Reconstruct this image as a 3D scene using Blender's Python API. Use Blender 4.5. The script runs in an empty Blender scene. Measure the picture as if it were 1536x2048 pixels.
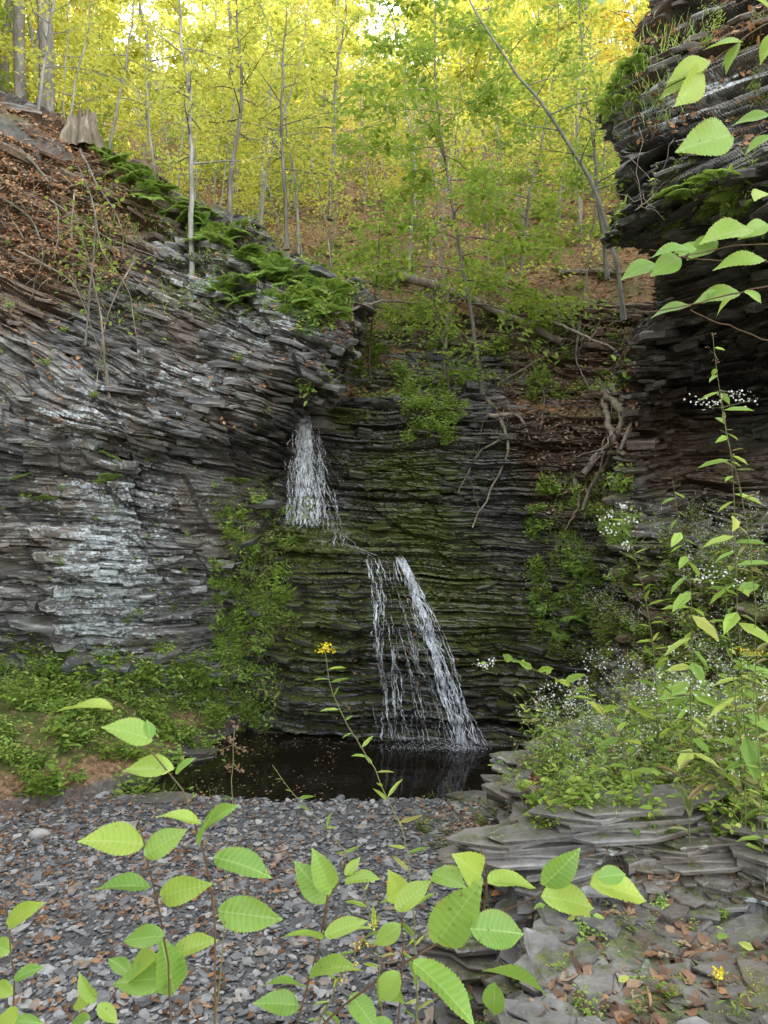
import bpy, math, numpy as np, time
T0=time.time()
rng=np.random.default_rng(11)
F=1462.; CZ=3.2
# survey station: bearing / slope readings taken from a level tripod, d = northing in metres
def st(u,v,d): return np.array([(u-768)/F*d, d, CZ+(1024-v)/F*d])
SC=bpy.context.scene; COL=SC.collection

# ------------------------------------------------------------------ noise
def hsh(*a,seed=0):
    with np.errstate(over='ignore'):
        n=np.zeros(np.broadcast(*a).shape,np.uint64)+np.uint64(seed*7919+12345)
        for k,p in zip(a,(0x9E3779B97F4A7C15,0xC2B2AE3D27D4EB4F,0x165667B19E3779F9)):
            n=n^(np.asarray(k).astype(np.int64).astype(np.uint64)*np.uint64(p))
            n=n^(n>>np.uint64(29)); n=n*np.uint64(0xBF58476D1CE4E5B9); n=n^(n>>np.uint64(32))
    return (n>>np.uint64(11)).astype(float)/2**53
def vn(x,y,z=0.,seed=0):
    x,y,z=np.broadcast_arrays(np.asarray(x,float),np.asarray(y,float),np.asarray(z,float))
    i,j,k=np.floor(x),np.floor(y),np.floor(z)
    a,b,c=x-i,y-j,z-k
    a=a*a*(3-2*a); b=b*b*(3-2*b); c=c*c*(3-2*c)
    r=0
    for di in (0,1):
        for dj in (0,1):
            for dk in (0,1):
                w=(a if di else 1-a)*(b if dj else 1-b)*(c if dk else 1-c)
                r=r+w*hsh(i+di,j+dj,k+dk,seed=seed)
    return r
def fbm(x,y,z=0.,o=4,seed=0):
    r=0;A=.5
    for q in range(o):
        r=r+A*vn(x*2**q,y*2**q,z*2**q,seed+q); A*=.5
    return r/(1-.5**o)
def sm(a,b,x):
    t=np.clip((x-a)/(b-a),0,1); return t*t*(3-2*t)
def nrm(v): return v/np.maximum(np.linalg.norm(v,axis=-1,keepdims=True),1e-9)

# ------------------------------------------------------------------ mesh helpers
class Geo:
    def __init__(s): s.V=[];s.F=[];s.n=0;s.C=[];s.U=[]
    def add(s,V,Fs,mat=0,col=None,uv=None):
        V=np.asarray(V,float).reshape(-1,3)
        for f in Fs:
            f=np.asarray(f,np.int64); s.F.append((f+s.n,mat))
        s.V.append(V); s.n+=len(V)
        s.C.append(np.zeros((len(V),4)) if col is None else col)
        s.U.append(np.zeros((len(V),3)) if uv is None else uv)
    def mesh(s,name,mats,smooth=False,col=False,uv=False):
        me=bpy.data.meshes.new(name)
        V=np.concatenate(s.V); me.vertices.add(len(V)); me.vertices.foreach_set('co',V.astype(np.float32).ravel())
        L=np.concatenate([f.ravel() for f,_ in s.F]); sz=np.concatenate([np.full(len(f),f.shape[1]) for f,_ in s.F])
        mi=np.concatenate([np.full(len(f),m) for f,m in s.F])
        me.loops.add(len(L)); me.loops.foreach_set('vertex_index',L.astype(np.int32))
        me.polygons.add(len(sz)); me.polygons.foreach_set('loop_start',(np.cumsum(sz)-sz).astype(np.int32))
        me.polygons.foreach_set('material_index',mi.astype(np.int32))
        me.polygons.foreach_set('use_smooth',np.full(len(sz),smooth))
        for m in mats: me.materials.append(m)
        if col:
            a=me.attributes.new('zone','FLOAT_COLOR','POINT'); a.data.foreach_set('color',np.concatenate(s.C).astype(np.float32).ravel())
        if uv:
            a=me.attributes.new('luv','FLOAT_VECTOR','POINT'); a.data.foreach_set('vector',np.concatenate(s.U).astype(np.float32).ravel())
        me.update(calc_edges=True)
        return me
def obj(name,data=None,loc=(0,0,0),parent=None,label=None,category=None,kind=None,group=None,rot=None,scale=None):
    o=bpy.data.objects.new(name,data); COL.objects.link(o); o.location=loc
    if rot is not None: o.rotation_euler=rot
    if scale is not None: o.scale=(scale,)*3 if np.isscalar(scale) else scale
    if parent: o.parent=parent
    if label: o["label"]=label
    if category: o["category"]=category
    if kind: o["kind"]=kind
    if group: o["group"]=group
    return o
def tube(P,R,k=6,cap=False):
    P=np.asarray(P,float); n=len(P); R=np.broadcast_to(R,(n,))
    t=nrm(np.gradient(P,axis=0)); ref=np.array([.31,.93,.17])
    a=nrm(np.cross(t,ref)); b=np.cross(t,a)
    th=np.arange(k)*2*np.pi/k
    V=P[:,None]+R[:,None,None]*(a[:,None]*np.cos(th)[None,:,None]+b[:,None]*np.sin(th)[None,:,None])
    i=np.arange(n-1)[:,None]*k; j=np.arange(k)[None]; j2=(j+1)%k
    Fq=np.stack([i+j,i+j2,i+k+j2,i+k+j],-1).reshape(-1,4)
    fs=[Fq]
    if cap: fs.append(np.arange(k)[None]); fs.append(np.arange(k)[None,::-1]+(n-1)*k)
    return V.reshape(-1,3),fs
def resample(P,n):
    P=np.asarray(P,float); d=np.r_[0,np.cumsum(np.linalg.norm(np.diff(P,axis=0),axis=1))]
    t=np.linspace(0,d[-1],n); Q=np.stack([np.interp(t,d,P[:,i]) for i in range(3)],1)
    for _ in range(max(1,n//8)):
        Q[1:-1]=.25*Q[:-2]+.5*Q[1:-1]+.25*Q[2:]
    return Q
QUAD=(np.array([[0,0,0],[.45,.3,.06],[1,0,-.06],[.45,-.3,.06]]),[np.array([[0,1,2,3]])])
LEAF=(np.array([[0,0,0],[.3,.26,.07],[.7,.2,.04],[1,0,-.1],[.7,-.2,.04],[.3,-.26,.07]]),[np.array([[0,3,2,1],[0,5,4,3]])])
LANCE=(np.array([[0,0,0],[.3,.12,.03],[.7,.09,0],[1,0,-.15],[.7,-.09,0],[.3,-.12,.03]]),[np.array([[0,3,2,1],[0,5,4,3]])])
CURL=(np.array([[0,0,0],[.3,.3,.22],[.7,.26,.15],[1,0,.12],[.7,-.2,.1],[.3,-.3,.05]]),[np.array([[0,3,2,1],[0,5,4,3]])])
BLADE=(np.array([[0,.02,0],[.5,.015,.0],[1,0,-.25],[.5,-.015,0],[0,-.02,0]]),[np.array([[0,1,3,4]]),np.array([[1,2,3]])])
th=np.arange(6)*np.pi/3
HEX=(np.stack([np.cos(th)*.5,np.sin(th)*.5,0*th],1),[np.arange(6)[None]])
def big_leaf():
    nx=67; xs=np.linspace(0,1,nx); w=.30*np.sin(np.pi*xs**.80)**.8*(1-.38*sm(.7,1,xs)); w[0]=.004;w[-1]=.0
    tooth=np.array([1.,.97,.9])[(np.arange(nx))%3]; tooth[0]=1
    cols=[-1,-.66,-.33,0,.33,.66,1]; V=[];U=[]
    for c in cols:
        y=c*w*(tooth if abs(c)==1 else 1)
        ph=(xs-.42*abs(y))*11
        z=.3*np.abs(y)-.22*xs**2+.006*np.cos(2*np.pi*ph)*min(1,abs(c)*2)+.022*np.sin(xs*8+c*2)*abs(c)
        V.append(np.stack([xs,y,z],1)); U.append(np.stack([xs,y,0*xs+abs(c)],1))
    V=np.stack(V,1).reshape(-1,3); U=np.stack(U,1).reshape(-1,3); m=len(cols)
    i=np.arange(nx-1)[:,None]*m; j=np.arange(m-1)[None]
    return V,[np.stack([i+j,i+m+j,i+m+1+j,i+1+j],-1).reshape(-1,4)],U
BIG=big_leaf()
def scatter(g,tpl,pos,dr,nm,size,mat=0,uv=None,wid=None):
    pos=np.asarray(pos,float).reshape(-1,3); N=len(pos)
    if N==0: return
    x=nrm(np.broadcast_to(dr,(N,3))); z=np.broadcast_to(nm,(N,3)); z=nrm(z-(z*x).sum(-1,keepdims=True)*x); y=np.cross(z,x)
    s=np.broadcast_to(np.asarray(size,float),(N,))[:,None,None]
    w=1. if wid is None else np.broadcast_to(wid,(N,))[:,None,None]
    T=tpl[0][None]
    V=pos[:,None]+s*(T[...,0:1]*x[:,None]+T[...,1:2]*w*y[:,None]+T[...,2:3]*z[:,None])
    n=len(tpl[0]); off=(np.arange(N)*n)[:,None,None]
    g.add(V,[(f[None]+off).reshape(-1,f.shape[1]) for f in tpl[1]],mat,uv=None if uv is None else np.tile(uv,(N,1)))
def rdir(n,zs=1.):
    v=rng.normal(size=(n,3)); v[:,2]*=zs; return nrm(v)
def plates(g,pos,a,o,w,rx,ry,tt,mat=0,col=None,k=6,chip=.35,taper=(.8,.98)):
    N=len(pos); ang=(np.arange(k)[None]+rng.uniform(-.33,.33,(N,k)))*2*np.pi/k
    r=rng.uniform(1-chip,1.1,(N,k))
    X=np.cos(ang)*r*rx[:,None]; Y=np.sin(ang)*r*ry[:,None]
    sh=rng.uniform(taper[0],taper[1],(N,k))
    tz=rng.uniform(-.2,.2,(N,k))*tt[:,None]
    def ring(s,h): return pos[:,None]+(X*s)[...,None]*a[:,None]+(Y*s)[...,None]*o[:,None]+(h*tt[:,None]+tz)[...,None]*w[:,None]
    V=np.concatenate([ring(sh,.5*np.ones((N,k))),ring(1,.25*np.ones((N,k))),ring(sh*.97,-.5*np.ones((N,k)))],1)
    off=(np.arange(N)*3*k)[:,None,None]; j=np.arange(k); j2=(j+1)%k
    q=np.concatenate([np.stack([j+k,j2+k,j2,j],1),np.stack([j+2*k,j2+2*k,j2+k,j+k],1)])
    top=np.arange(k)[None]; bot=(np.arange(k)[::-1]+2*k)[None]
    c=None if col is None else np.repeat(col,3*k,axis=0)
    g.add(V,[(q[None]+off).reshape(-1,4),(top[None]+off).reshape(-1,k),(bot[None]+off).reshape(-1,k)],mat,col=c)

# ------------------------------------------------------------------ materials
class M:
    def __init__(s,name):
        s.m=bpy.data.materials.new(name); s.m.use_nodes=True; s.t=s.m.node_tree; s.t.nodes.clear()
        s.out=s.n('ShaderNodeOutputMaterial'); s.geo=s.n('ShaderNodeNewGeometry')
    def n(s,t,**k):
        o=s.t.nodes.new(t)
        for a,b in k.items(): setattr(o,a,b)
        return o
    def l(s,a,b): s.t.links.new(a,b)
    def sv(s,sock,v):
        if isinstance(v,bpy.types.NodeSocket): s.l(v,sock)
        else:
            if isinstance(v,tuple) and len(v)==3 and sock.type=='RGBA': v=v+(1,)
            sock.default_value=v
    def math(s,op,a,b=0.,clamp=False):
        o=s.n('ShaderNodeMath',operation=op,use_clamp=clamp); s.sv(o.inputs[0],a); s.sv(o.inputs[1],b); return o.outputs[0]
    def mix(s,f,a,b,bt='MIX'):
        o=s.n('ShaderNodeMix',data_type='RGBA',blend_type=bt); s.sv(o.inputs[0],f); s.sv(o.inputs[6],a); s.sv(o.inputs[7],b); return o.outputs[2]
    def noise(s,scale,detail=6,mp=None,rough=.6,loc=(0,0,0),rot=(0,0,0)):
        o=s.n('ShaderNodeTexNoise'); o.inputs['Scale'].default_value=scale; o.inputs['Detail'].default_value=detail; o.inputs['Roughness'].default_value=rough
        m=s.n('ShaderNodeMapping'); s.l(s.geo.outputs['Position'],m.inputs[0]); m.inputs['Scale'].default_value=mp or (1,1,1); m.inputs['Location'].default_value=loc; m.inputs['Rotation'].default_value=rot
        s.l(m.outputs[0],o.inputs[0]); return o.outputs[0]
    def ramp(s,f,stops):
        o=s.n('ShaderNodeValToRGB'); e=o.color_ramp.elements
        while len(e)<len(stops): e.new(.5)
        for q,(p,c) in zip(e,stops): q.position=p; q.color=tuple(c)+(1,)
        s.l(f,o.inputs[0]); return o.outputs[0]
    def mask(s,f,lo,hi):
        o=s.n('ShaderNodeMapRange',clamp=True); s.l(f,o.inputs[0]); o.inputs[1].default_value=lo; o.inputs[2].default_value=hi; return o.outputs[0]
    def bump(s,h,st_=.5,d=.02):
        o=s.n('ShaderNodeBump'); o.inputs['Strength'].default_value=st_; o.inputs['Distance'].default_value=d; s.l(h,o.inputs['Height']); return o.outputs[0]
    def bsdf(s,color,rough=.8,normal=None,spec=.3):
        o=s.n('ShaderNodeBsdfPrincipled'); s.sv(o.inputs['Base Color'],color); s.sv(o.inputs['Roughness'],rough)
        o.inputs['Specular IOR Level'].default_value=spec
        if normal is not None: s.l(normal,o.inputs['Normal'])
        return o
    def end(s,sh): s.l(sh,s.out.inputs[0]); return s.m

def rock_mat(name,gain=1.):
    m=M(name); at=m.n('ShaderNodeAttribute',attribute_name='zone'); sp=m.n('ShaderNodeSeparateColor'); m.l(at.outputs['Color'],sp.inputs[0])
    li,mo,wet_shade=sp.outputs; di=at.outputs['Alpha']
    streak=m.noise(2.4,4,mp=(1,1,5),rough=.72); big=m.noise(.8,2,loc=(3,1,7)); fine=m.noise(24,3,rough=.7); med=m.noise(4.5,5,mp=(1,1,1.7),rough=.75,loc=(9,2,4))
    g=gain
    c=m.ramp(streak,[(.32,(.028*g,.027*g,.026*g)),(.45,(.092*g,.091*g,.089*g)),(.57,(.2*g,.198*g,.193*g)),(.72,(.38*g,.377*g,.365*g))])
    isl=m.math('MULTIPLY_ADD',m.geo.outputs['Random Per Island'],.8); isl.node.inputs[2].default_value=.55
    cc=m.n('ShaderNodeCombineColor'); [m.l(isl,cc.inputs[i]) for i in range(3)]
    c=m.mix(1.,c,cc.outputs[0],'MULTIPLY')
    c=m.mix(m.math('MULTIPLY',m.mask(big,.47,.67),.55),c,(.17*g,.125*g,.09*g))
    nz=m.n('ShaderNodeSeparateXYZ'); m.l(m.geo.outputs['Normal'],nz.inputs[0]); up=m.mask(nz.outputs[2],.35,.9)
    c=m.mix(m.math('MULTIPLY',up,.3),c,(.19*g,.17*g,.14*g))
    lm=m.math('ADD',m.math('MULTIPLY',li,.2),m.math('ADD',m.math('MULTIPLY',med,.72),m.math('MULTIPLY',fine,.28)))
    c=m.mix(m.math('MULTIPLY',m.mask(lm,.665,.705),.85),c,m.ramp(fine,[(.3,(.26,.29,.3)),(.62,(.58,.62,.63))]))
    dm=m.math('ADD',di,m.math('MULTIPLY',m.math('SUBTRACT',med,.5),1.6))
    c=m.mix(m.mask(dm,.35,.7),c,m.ramp(fine,[(.3,(.06,.04,.027)),(.7,(.21,.145,.095))]))
    c=m.mix(m.math('MULTIPLY',wet_shade,.88),c,m.mix(1.,c,(.16,.153,.15),'MULTIPLY'))  # darkens wet rock, and the painted shade of the right cliff's hollow
    mm=m.math('ADD',mo,m.math('ADD',m.math('MULTIPLY',m.math('SUBTRACT',med,.5),2.),m.math('SUBTRACT',m.math('MULTIPLY',up,.5),.1)))
    c=m.mix(m.math('MULTIPLY',m.mask(mm,.42,.72),.9),c,m.ramp(fine,[(.3,(.025,.034,.008)),(.55,(.07,.088,.017)),(.75,(.17,.185,.035))]))
    r=m.math('SUBTRACT',.78,m.math('MULTIPLY',wet_shade,.5))
    b=m.bsdf(c,r,m.bump(fine,.8,.014),.45); return m.end(b.outputs[0])
def leaf_mat(name,cols,trans,tf=.45,rough=.5,veins=False):
    m=M(name); isl=m.geo.outputs['Random Per Island']
    c=m.ramp(isl,[(i/(len(cols)-1),k) for i,k in enumerate(cols)])
    t=m.mix(.5,c,trans)
    if veins:
        a=m.n('ShaderNodeAttribute',attribute_name='luv'); s=m.n('ShaderNodeSeparateXYZ'); m.l(a.outputs['Vector'],s.inputs[0])
        ay=m.math('ABSOLUTE',s.outputs[1]); ph=m.math('FRACT',m.math('MULTIPLY',m.math('SUBTRACT',s.outputs[0],m.math('MULTIPLY',ay,.42)),11.))
        dv=m.math('ABSOLUTE',m.math('SUBTRACT',ph,.5)); lat=m.mask(dv,.08,.02); mid=m.mask(ay,.014,.006)
        v=m.math('MAXIMUM',m.math('MULTIPLY',lat,.55),mid); dk=m.mask(dv,.3,.5)
        f3=m.noise(9,3); c=m.mix(m.math('MULTIPLY',m.mask(f3,.35,.65),.5),c,m.mix(1.,c,(.65,.75,.55),'MULTIPLY'))
        c=m.mix(m.math('MULTIPLY',dk,.25),c,m.mix(1.,c,(.6,.68,.5),'MULTIPLY'))
        edge=m.mask(s.outputs[2],.5,1.); f2=m.noise(30,4)
        c=m.mix(m.math('MULTIPLY',m.math('MULTIPLY',edge,m.mask(f2,.45,.7)),.5),c,(.34,.32,.06))
        c=m.mix(m.math('MULTIPLY',v,.5),c,(.42,.52,.2)); t=m.mix(m.math('MULTIPLY',v,.4),t,(.3,.45,.08))
        spots=m.noise(140,2); c=m.mix(m.mask(spots,.68,.72),c,(.12,.08,.03))
    b=m.bsdf(c,rough,None,.35); tr=m.n('ShaderNodeBsdfTranslucent'); m.sv(tr.inputs[0],t)
    mx=m.n('ShaderNodeMixShader'); mx.inputs[0].default_value=tf; m.l(b.outputs[0],mx.inputs[1]); m.l(tr.outputs[0],mx.inputs[2])
    return m.end(mx.outputs[0])
def bark_mat(name,c0,c1,c2):
    m=M(name); n1=m.noise(9,4,mp=(1,1,.18),rough=.7); n2=m.noise(3,2)
    c=m.ramp(n1,[(.3,c0),(.55,c1),(.75,c2)]); c=m.mix(m.math('MULTIPLY',m.mask(n2,.5,.7),.5),c,(.09,.1,.05))
    b=m.bsdf(c,.85,m.bump(n1,.8,.03),.2); return m.end(b.outputs[0])
def stone_mat(name,stops,gain=1):
    m=M(name); f=m.noise(14,3); c=m.ramp(m.geo.outputs['Random Per Island'],stops)
    c=m.mix(.5,c,m.mix(1.,c,m.ramp(f,[(.3,(.45,.45,.45)),(.7,(1.5,1.5,1.5))]),'MULTIPLY'))
    b=m.bsdf(c,.6,None,.4); return m.end(b.outputs[0])

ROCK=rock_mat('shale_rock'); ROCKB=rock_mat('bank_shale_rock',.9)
GREEN=leaf_mat('leaf_green',[(.06,.12,.015),(.1,.18,.02),(.15,.23,.03),(.22,.27,.04)],(.3,.42,.04))
MIDG=leaf_mat('leaf_light_green',[(.11,.2,.025),(.18,.28,.04),(.25,.36,.05),(.36,.4,.06)],(.5,.65,.1))
HERB=leaf_mat('herb_bright_green',[(.14,.25,.045),(.21,.35,.065),(.31,.45,.08),(.45,.47,.11)],(.55,.7,.13),.35)
OLIV=leaf_mat('herb_fading_green',[(.07,.1,.03),(.13,.17,.05),(.24,.23,.08),(.2,.12,.06)],(.3,.32,.1),.3)
YELG=leaf_mat('leaf_yellow_green',[(.24,.32,.04),(.36,.4,.06),(.48,.46,.07),(.6,.52,.1)],(.95,.95,.2),.58)
GOLD=leaf_mat('leaf_gold',[(.34,.33,.05),(.5,.44,.06),(.56,.42,.06),(.55,.3,.05)],(.98,.8,.15),.58)
RUST=leaf_mat('leaf_rust',[(.3,.2,.03),(.4,.2,.03),(.4,.13,.02)],(.8,.4,.05),.5)
FORE=leaf_mat('leaf_beech',[(.14,.27,.05),(.19,.33,.06),(.25,.39,.08),(.34,.43,.07)],(.5,.68,.1),.38,.42,True)
LITT=leaf_mat('leaf_litter',[(.06,.033,.02),(.12,.07,.045),(.18,.11,.07),(.24,.13,.07),(.34,.25,.17)],(.25,.13,.06),.1,.7)
LITTS=leaf_mat('leaf_litter_rust',[(.15,.08,.04),(.3,.15,.075),(.42,.2,.08),(.48,.3,.17)],(.45,.2,.07),.2,.7)
FERN=leaf_mat('fern_green',[(.12,.21,.035),(.2,.32,.055),(.3,.43,.08)],(.45,.6,.1),.35)
GRASS=leaf_mat('grass_green',[(.11,.19,.03),(.19,.3,.045),(.28,.38,.06),(.38,.35,.13)],(.4,.5,.06),.35)
BARK=bark_mat('bark_grey',(.06,.055,.045),(.17,.155,.13),(.32,.3,.26))
BARKP=bark_mat('bark_pale',(.12,.115,.1),(.27,.26,.23),(.42,.41,.37))
BARKD=bark_mat('bark_brown',(.03,.025,.02),(.09,.07,.055),(.17,.14,.11))
DEAD=bark_mat('dead_wood',(.09,.07,.05),(.22,.18,.14),(.4,.34,.27))
STEM=bark_mat('stem_brown',(.05,.03,.018),(.09,.055,.03),(.14,.09,.05))
STEMG=leaf_mat('stem_green',[(.09,.12,.03),(.16,.14,.06)],(.2,.25,.05),.1)
GRAV=stone_mat('shale_gravel',[(0,(.075,.074,.075)),(.35,(.165,.164,.165)),(.7,(.26,.258,.255)),(.9,(.38,.37,.35)),(.96,(.26,.19,.14)),(1,(.3,.24,.18))])
def flat_mat(name,c,r=.5,tf=.2):
    m=M(name); n=m.noise(60,2); col=m.mix(m.mask(n,.35,.65),c,tuple(x*.7 for x in c)); b=m.bsdf(col,r); tr=m.n('ShaderNodeBsdfTranslucent'); m.sv(tr.inputs[0],c)
    mx=m.n('ShaderNodeMixShader'); mx.inputs[0].default_value=tf; m.l(b.outputs[0],mx.inputs[1]); m.l(tr.outputs[0],mx.inputs[2]); return m.end(mx.outputs[0])
YELLOW=flat_mat('petal_yellow',(.7,.55,.02)); WHITE=flat_mat('petal_white',(.6,.62,.58)); SEED=flat_mat('seed_head_brown',(.16,.1,.05))
def water_mat():
    m=M('pool_water'); n=m.noise(5,2,mp=(1,2.2,1)); b=m.bsdf((.010,.008,.005),.03,m.bump(n,.15,.014),.5); b.inputs['IOR'].default_value=1.33
    return m.end(b.outputs[0])
def fall_mat():
    m=M('falling_water'); n=m.noise(26,3,mp=(1,1,.25)); b=m.bsdf((.85,.88,.92),.15,None,.6); t=m.n('ShaderNodeBsdfTransparent')
    mx=m.n('ShaderNodeMixShader'); m.l(m.math('MULTIPLY',m.mask(n,.32,.62),.8),mx.inputs[0]); m.l(t.outputs[0],mx.inputs[1]); m.l(b.outputs[0],mx.inputs[2]); return m.end(mx.outputs[0])
WATER=water_mat(); FALL=fall_mat()
def ground_mat():
    m=M('forest_floor'); at=m.n('ShaderNodeAttribute',attribute_name='zone'); sp=m.n('ShaderNodeSeparateColor'); m.l(at.outputs['Color'],sp.inputs[0])
    gr,gn,rk=sp.outputs
    f=m.noise(16,4,rough=.75); b_=m.noise(1.2,3); md=m.noise(5,4,loc=(4,4,4))
    c=m.ramp(f,[(.3,(.05,.034,.02)),(.45,(.14,.085,.045)),(.58,(.28,.165,.09)),(.75,(.38,.26,.15))])
    c=m.mix(m.math('MULTIPLY',m.mask(b_,.47,.62),.6),c,(.09,.11,.035))
    rc=m.ramp(md,[(.3,(.04,.04,.04)),(.5,(.1,.1,.1)),(.7,(.19,.19,.185))])
    c=m.mix(rk,c,rc)
    c=m.mix(gr,c,m.ramp(f,[(.3,(.04,.038,.036)),(.55,(.12,.118,.115)),(.75,(.22,.218,.21))]))
    gm=m.math('ADD',gn,m.math('MULTIPLY',m.math('SUBTRACT',md,.5),1.5))
    c=m.mix(m.mask(gm,.4,.8),c,m.ramp(f,[(.3,(.025,.04,.008)),(.6,(.08,.11,.02)),(.8,(.16,.19,.04))]))
    b=m.bsdf(c,.85,m.bump(f,.8,.03),.25); return m.end(b.outputs[0])
GROUND=ground_mat()

# ------------------------------------------------------------------ terrain height
EY=[-10,1.0,1.6,2.2,3.2,4.2,5.6,7,8.5,9.6,14]; EX=[-6,-3,-.6,.12,.2,.42,1.2,1.75,2.0,2.1,2.3]
LYY=[-10,3,6,7.6,8.6,10,11,14]; LXX=[-7,-6,-5,-3.9,-2.75,-2.3,-1.9,-1.8]
def edge_x(y): return np.interp(y,EY,EX)
def H(x,y):
    x=np.asarray(x,float); y=np.asarray(y,float)
    n1=fbm(x*.7+5,y*.7,o=4,seed=3)-.5; n2=fbm(x*3,y*3,o=3,seed=9)-.5
    near=1.5*(1-sm(1.3,3.4,y))
    wob=.5*(vn(x*.9,3.3)-.5)
    bed=np.where(y+wob<8,.02+.055*(8-np.maximum(y+wob,2)),-.35*sm(8,9.2,y+wob))+.05*n1+.03*n2
    dl=np.interp(y,LYY,LXX)-x+.4*n1
    dr=x-edge_x(y)+.35*n1+.15*n2
    k=sm(0,.2,np.maximum(dl,dr))
    z=bed*(1-k)+np.maximum(bed,.02)*k
    z=z+.14*sm(0,.12,dl)+.6*sm(.1,1.6,dl)
    z=np.where(near>.02,np.maximum(z,near),z)
    yl=y+.5*(vn(x*1.5,7.7)-.5)+.1*n2
    zb=np.interp(yl,[0,1.8,2.82,2.88,2.95,3.0,3.7,4.5,5.6,7,8.5,9.6,12],[1.6,1.6,1.6,1.7,1.72,1.85,1.84,1.68,1.4,.9,.45,.25,.25])+(.04+.2*sm(3.3,5,y))*np.clip(dr,0,4)+.08*n1+.06*n2
    rise=sm(-.02,.1,dr)*.35+sm(.08,.2,dr)*.3+sm(.18,.45,dr)*.35
    zbank=z*(1-rise)+zb*rise
    ter=zbank+.10*n1; Tt=.085; q=ter/Tt+1.6*n2; kk=np.floor(q); fr=q-kk; ter=(kk-1.6*n2+sm(.7,.98,fr)+.15*fr)*Tt
    z=np.where((dr>0)&(y>1),ter*.6+zbank*.4,z)
    yy=y+.3*np.clip(x-1.5,0,3)+.5*n1*sm(12,14,y)
    hc=np.interp(yy,[-50,10.9,11.9,12.6,13.9,15.5,20,25,40,65,80,130,200],[-9,-9,4.2,4.8,5.6,8.1,11.3,14.4,24.,42,51,62,66])
    hc=hc+sm(12,14,y)*(.7*n1+.25*n2)+sm(20,40,y)*2.5*(fbm(x*.12,y*.12,seed=5)-.5)
    wl=np.interp(x,[-12,-10,-9,-5.4,-3,-1.4,-.5],[-30,5,9.0,10,10.5,11.,11.1])
    wd=np.interp(x,[-7,-.6],[3.0,.9])
    L=5.9+np.clip(-x-.6,0,14)*.68+np.clip(-x-10,0,30)*.8*(1-sm(18,28,y))+(np.maximum(y,8)-11.5)*.2+.8*n1  # far-left term adds unseen ridge height to block sun from the gorge
    lm=sm(.7,1.,(y-wl)/wd)*sm(-.4,-.9,x)
    z=np.maximum(z,L*lm-9*(1-lm))
    z=np.maximum(z,hc)
    rm=sm(4.7,5.4,x)*(1-sm(9.,11,y))*sm(0,3,y); R=8.6+.3*(x-5)+n1
    z=np.maximum(z,R*rm-9*(1-rm))
    return z
def axis(segs):
    out=[]
    for a,b,h in segs: out.append(np.arange(a,b,h))
    return np.concatenate(out+[[segs[-1][1]]])
ax=axis([(-150,-40,6),(-40,-14,1.2),(-14,-6.5,.25),(-6.5,-.2,.06),(-.2,3.5,.022),(3.5,5.5,.06),(5.5,14,.25),(14,40,1.2),(40,150,6)])
ay=axis([(-60,-6,4),(-6,1.5,.4),(1.5,6.5,.022),(6.5,11,.05),(11,22,.07),(22,50,.5),(50,200,4)])
GX,GY=np.meshgrid(ax,ay); GZ=H(GX,GY)
def gridfaces(nr,nc):
    i=np.arange(nr-1)[:,None]*nc; j=np.arange(nc-1)[None]
    return np.stack([i+j,i+j+1,i+nc+j+1,i+nc+j],-1).reshape(-1,4)
g=Geo(); P=np.stack([GX,GY,GZ],-1).reshape(-1,3)
dr=(GX-edge_x(GY)).ravel(); dl=(np.interp(GY,LYY,LXX)-GX).ravel()
zone=np.zeros((len(P),4)); yy=P[:,1]
gy_,gx_=np.gradient(GZ,ay,ax); sl=np.hypot(gx_,gy_).ravel()
zone[:,0]=(1-sm(-.1,.2,dr))*(1-sm(-.2,.3,dl))*(yy<11)
zone[:,1]=sm(.2,.9,dl)*(yy<11)*.7+.2*(dr>.3)*(yy<9)+.24*(yy>12)
zone[:,2]=np.where(yy<11.,np.maximum(sm(.7,1.8,sl),.25*(dr>-.1)*(yy<9)),.8*sm(2.,4.,sl))*(1-zone[:,0])
g.add(P,[gridfaces(*GX.shape)],0,col=zone)
obj('ground',g.mesh('ground',[GROUND],col=True),kind='structure',label='shale creek bed, ledgy banks and leaf strewn wooded hillside',category='ground')
CLOUD=[P[(P[:,1]>1.5)&(P[:,1]<40)&(np.abs(P[:,0])<20)]]

# ------------------------------------------------------------------ cliffs
def strata(s,h,octs,seed,uc=.3):
    d=0
    for i,(T,W,A) in enumerate(octs):
        sd=seed*31+i*7
        q0=h/T+.75*(vn(s/W*.45,h/T*.15,seed=sd)-.5)+1.1*(vn(h/T*.7,3.7,seed=sd+1)-.5)
        k=np.floor(q0); f=q0-k
        Wk=W*(.3+1.9*hsh(k,seed=sd+2)**1.5); q=s/Wk+hsh(k,seed=sd+3)*17+.5*(vn(s*2.2/W,k*2.7,seed=sd+4)-.5)+.35*f
        b=np.floor(q); gg=q-b
        r=hsh(k,b,seed=sd+5)+.35*(vn(s*4/W,k*3.1,seed=sd+6)-.5)
        slant=1.6*(hsh(k,b,seed=sd+7)-.5)*(gg-.5)+.6*(hsh(k,b,seed=sd+8)-.6)*(f-.5)
        hr=hsh(k,b,seed=sd+9); hk=hsh(k,seed=sd+10); crack=.5*min(T,uc if i==0 else .16)*np.clip((.26-f)/.08,0,1)*(.2+.6*hr+.7*hk)+(hr>.85)*(f<.3)*min(T,.3)*.6
        d=d+A*(.7*r+.3*hk-.5+slant)-crack
    return d
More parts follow.
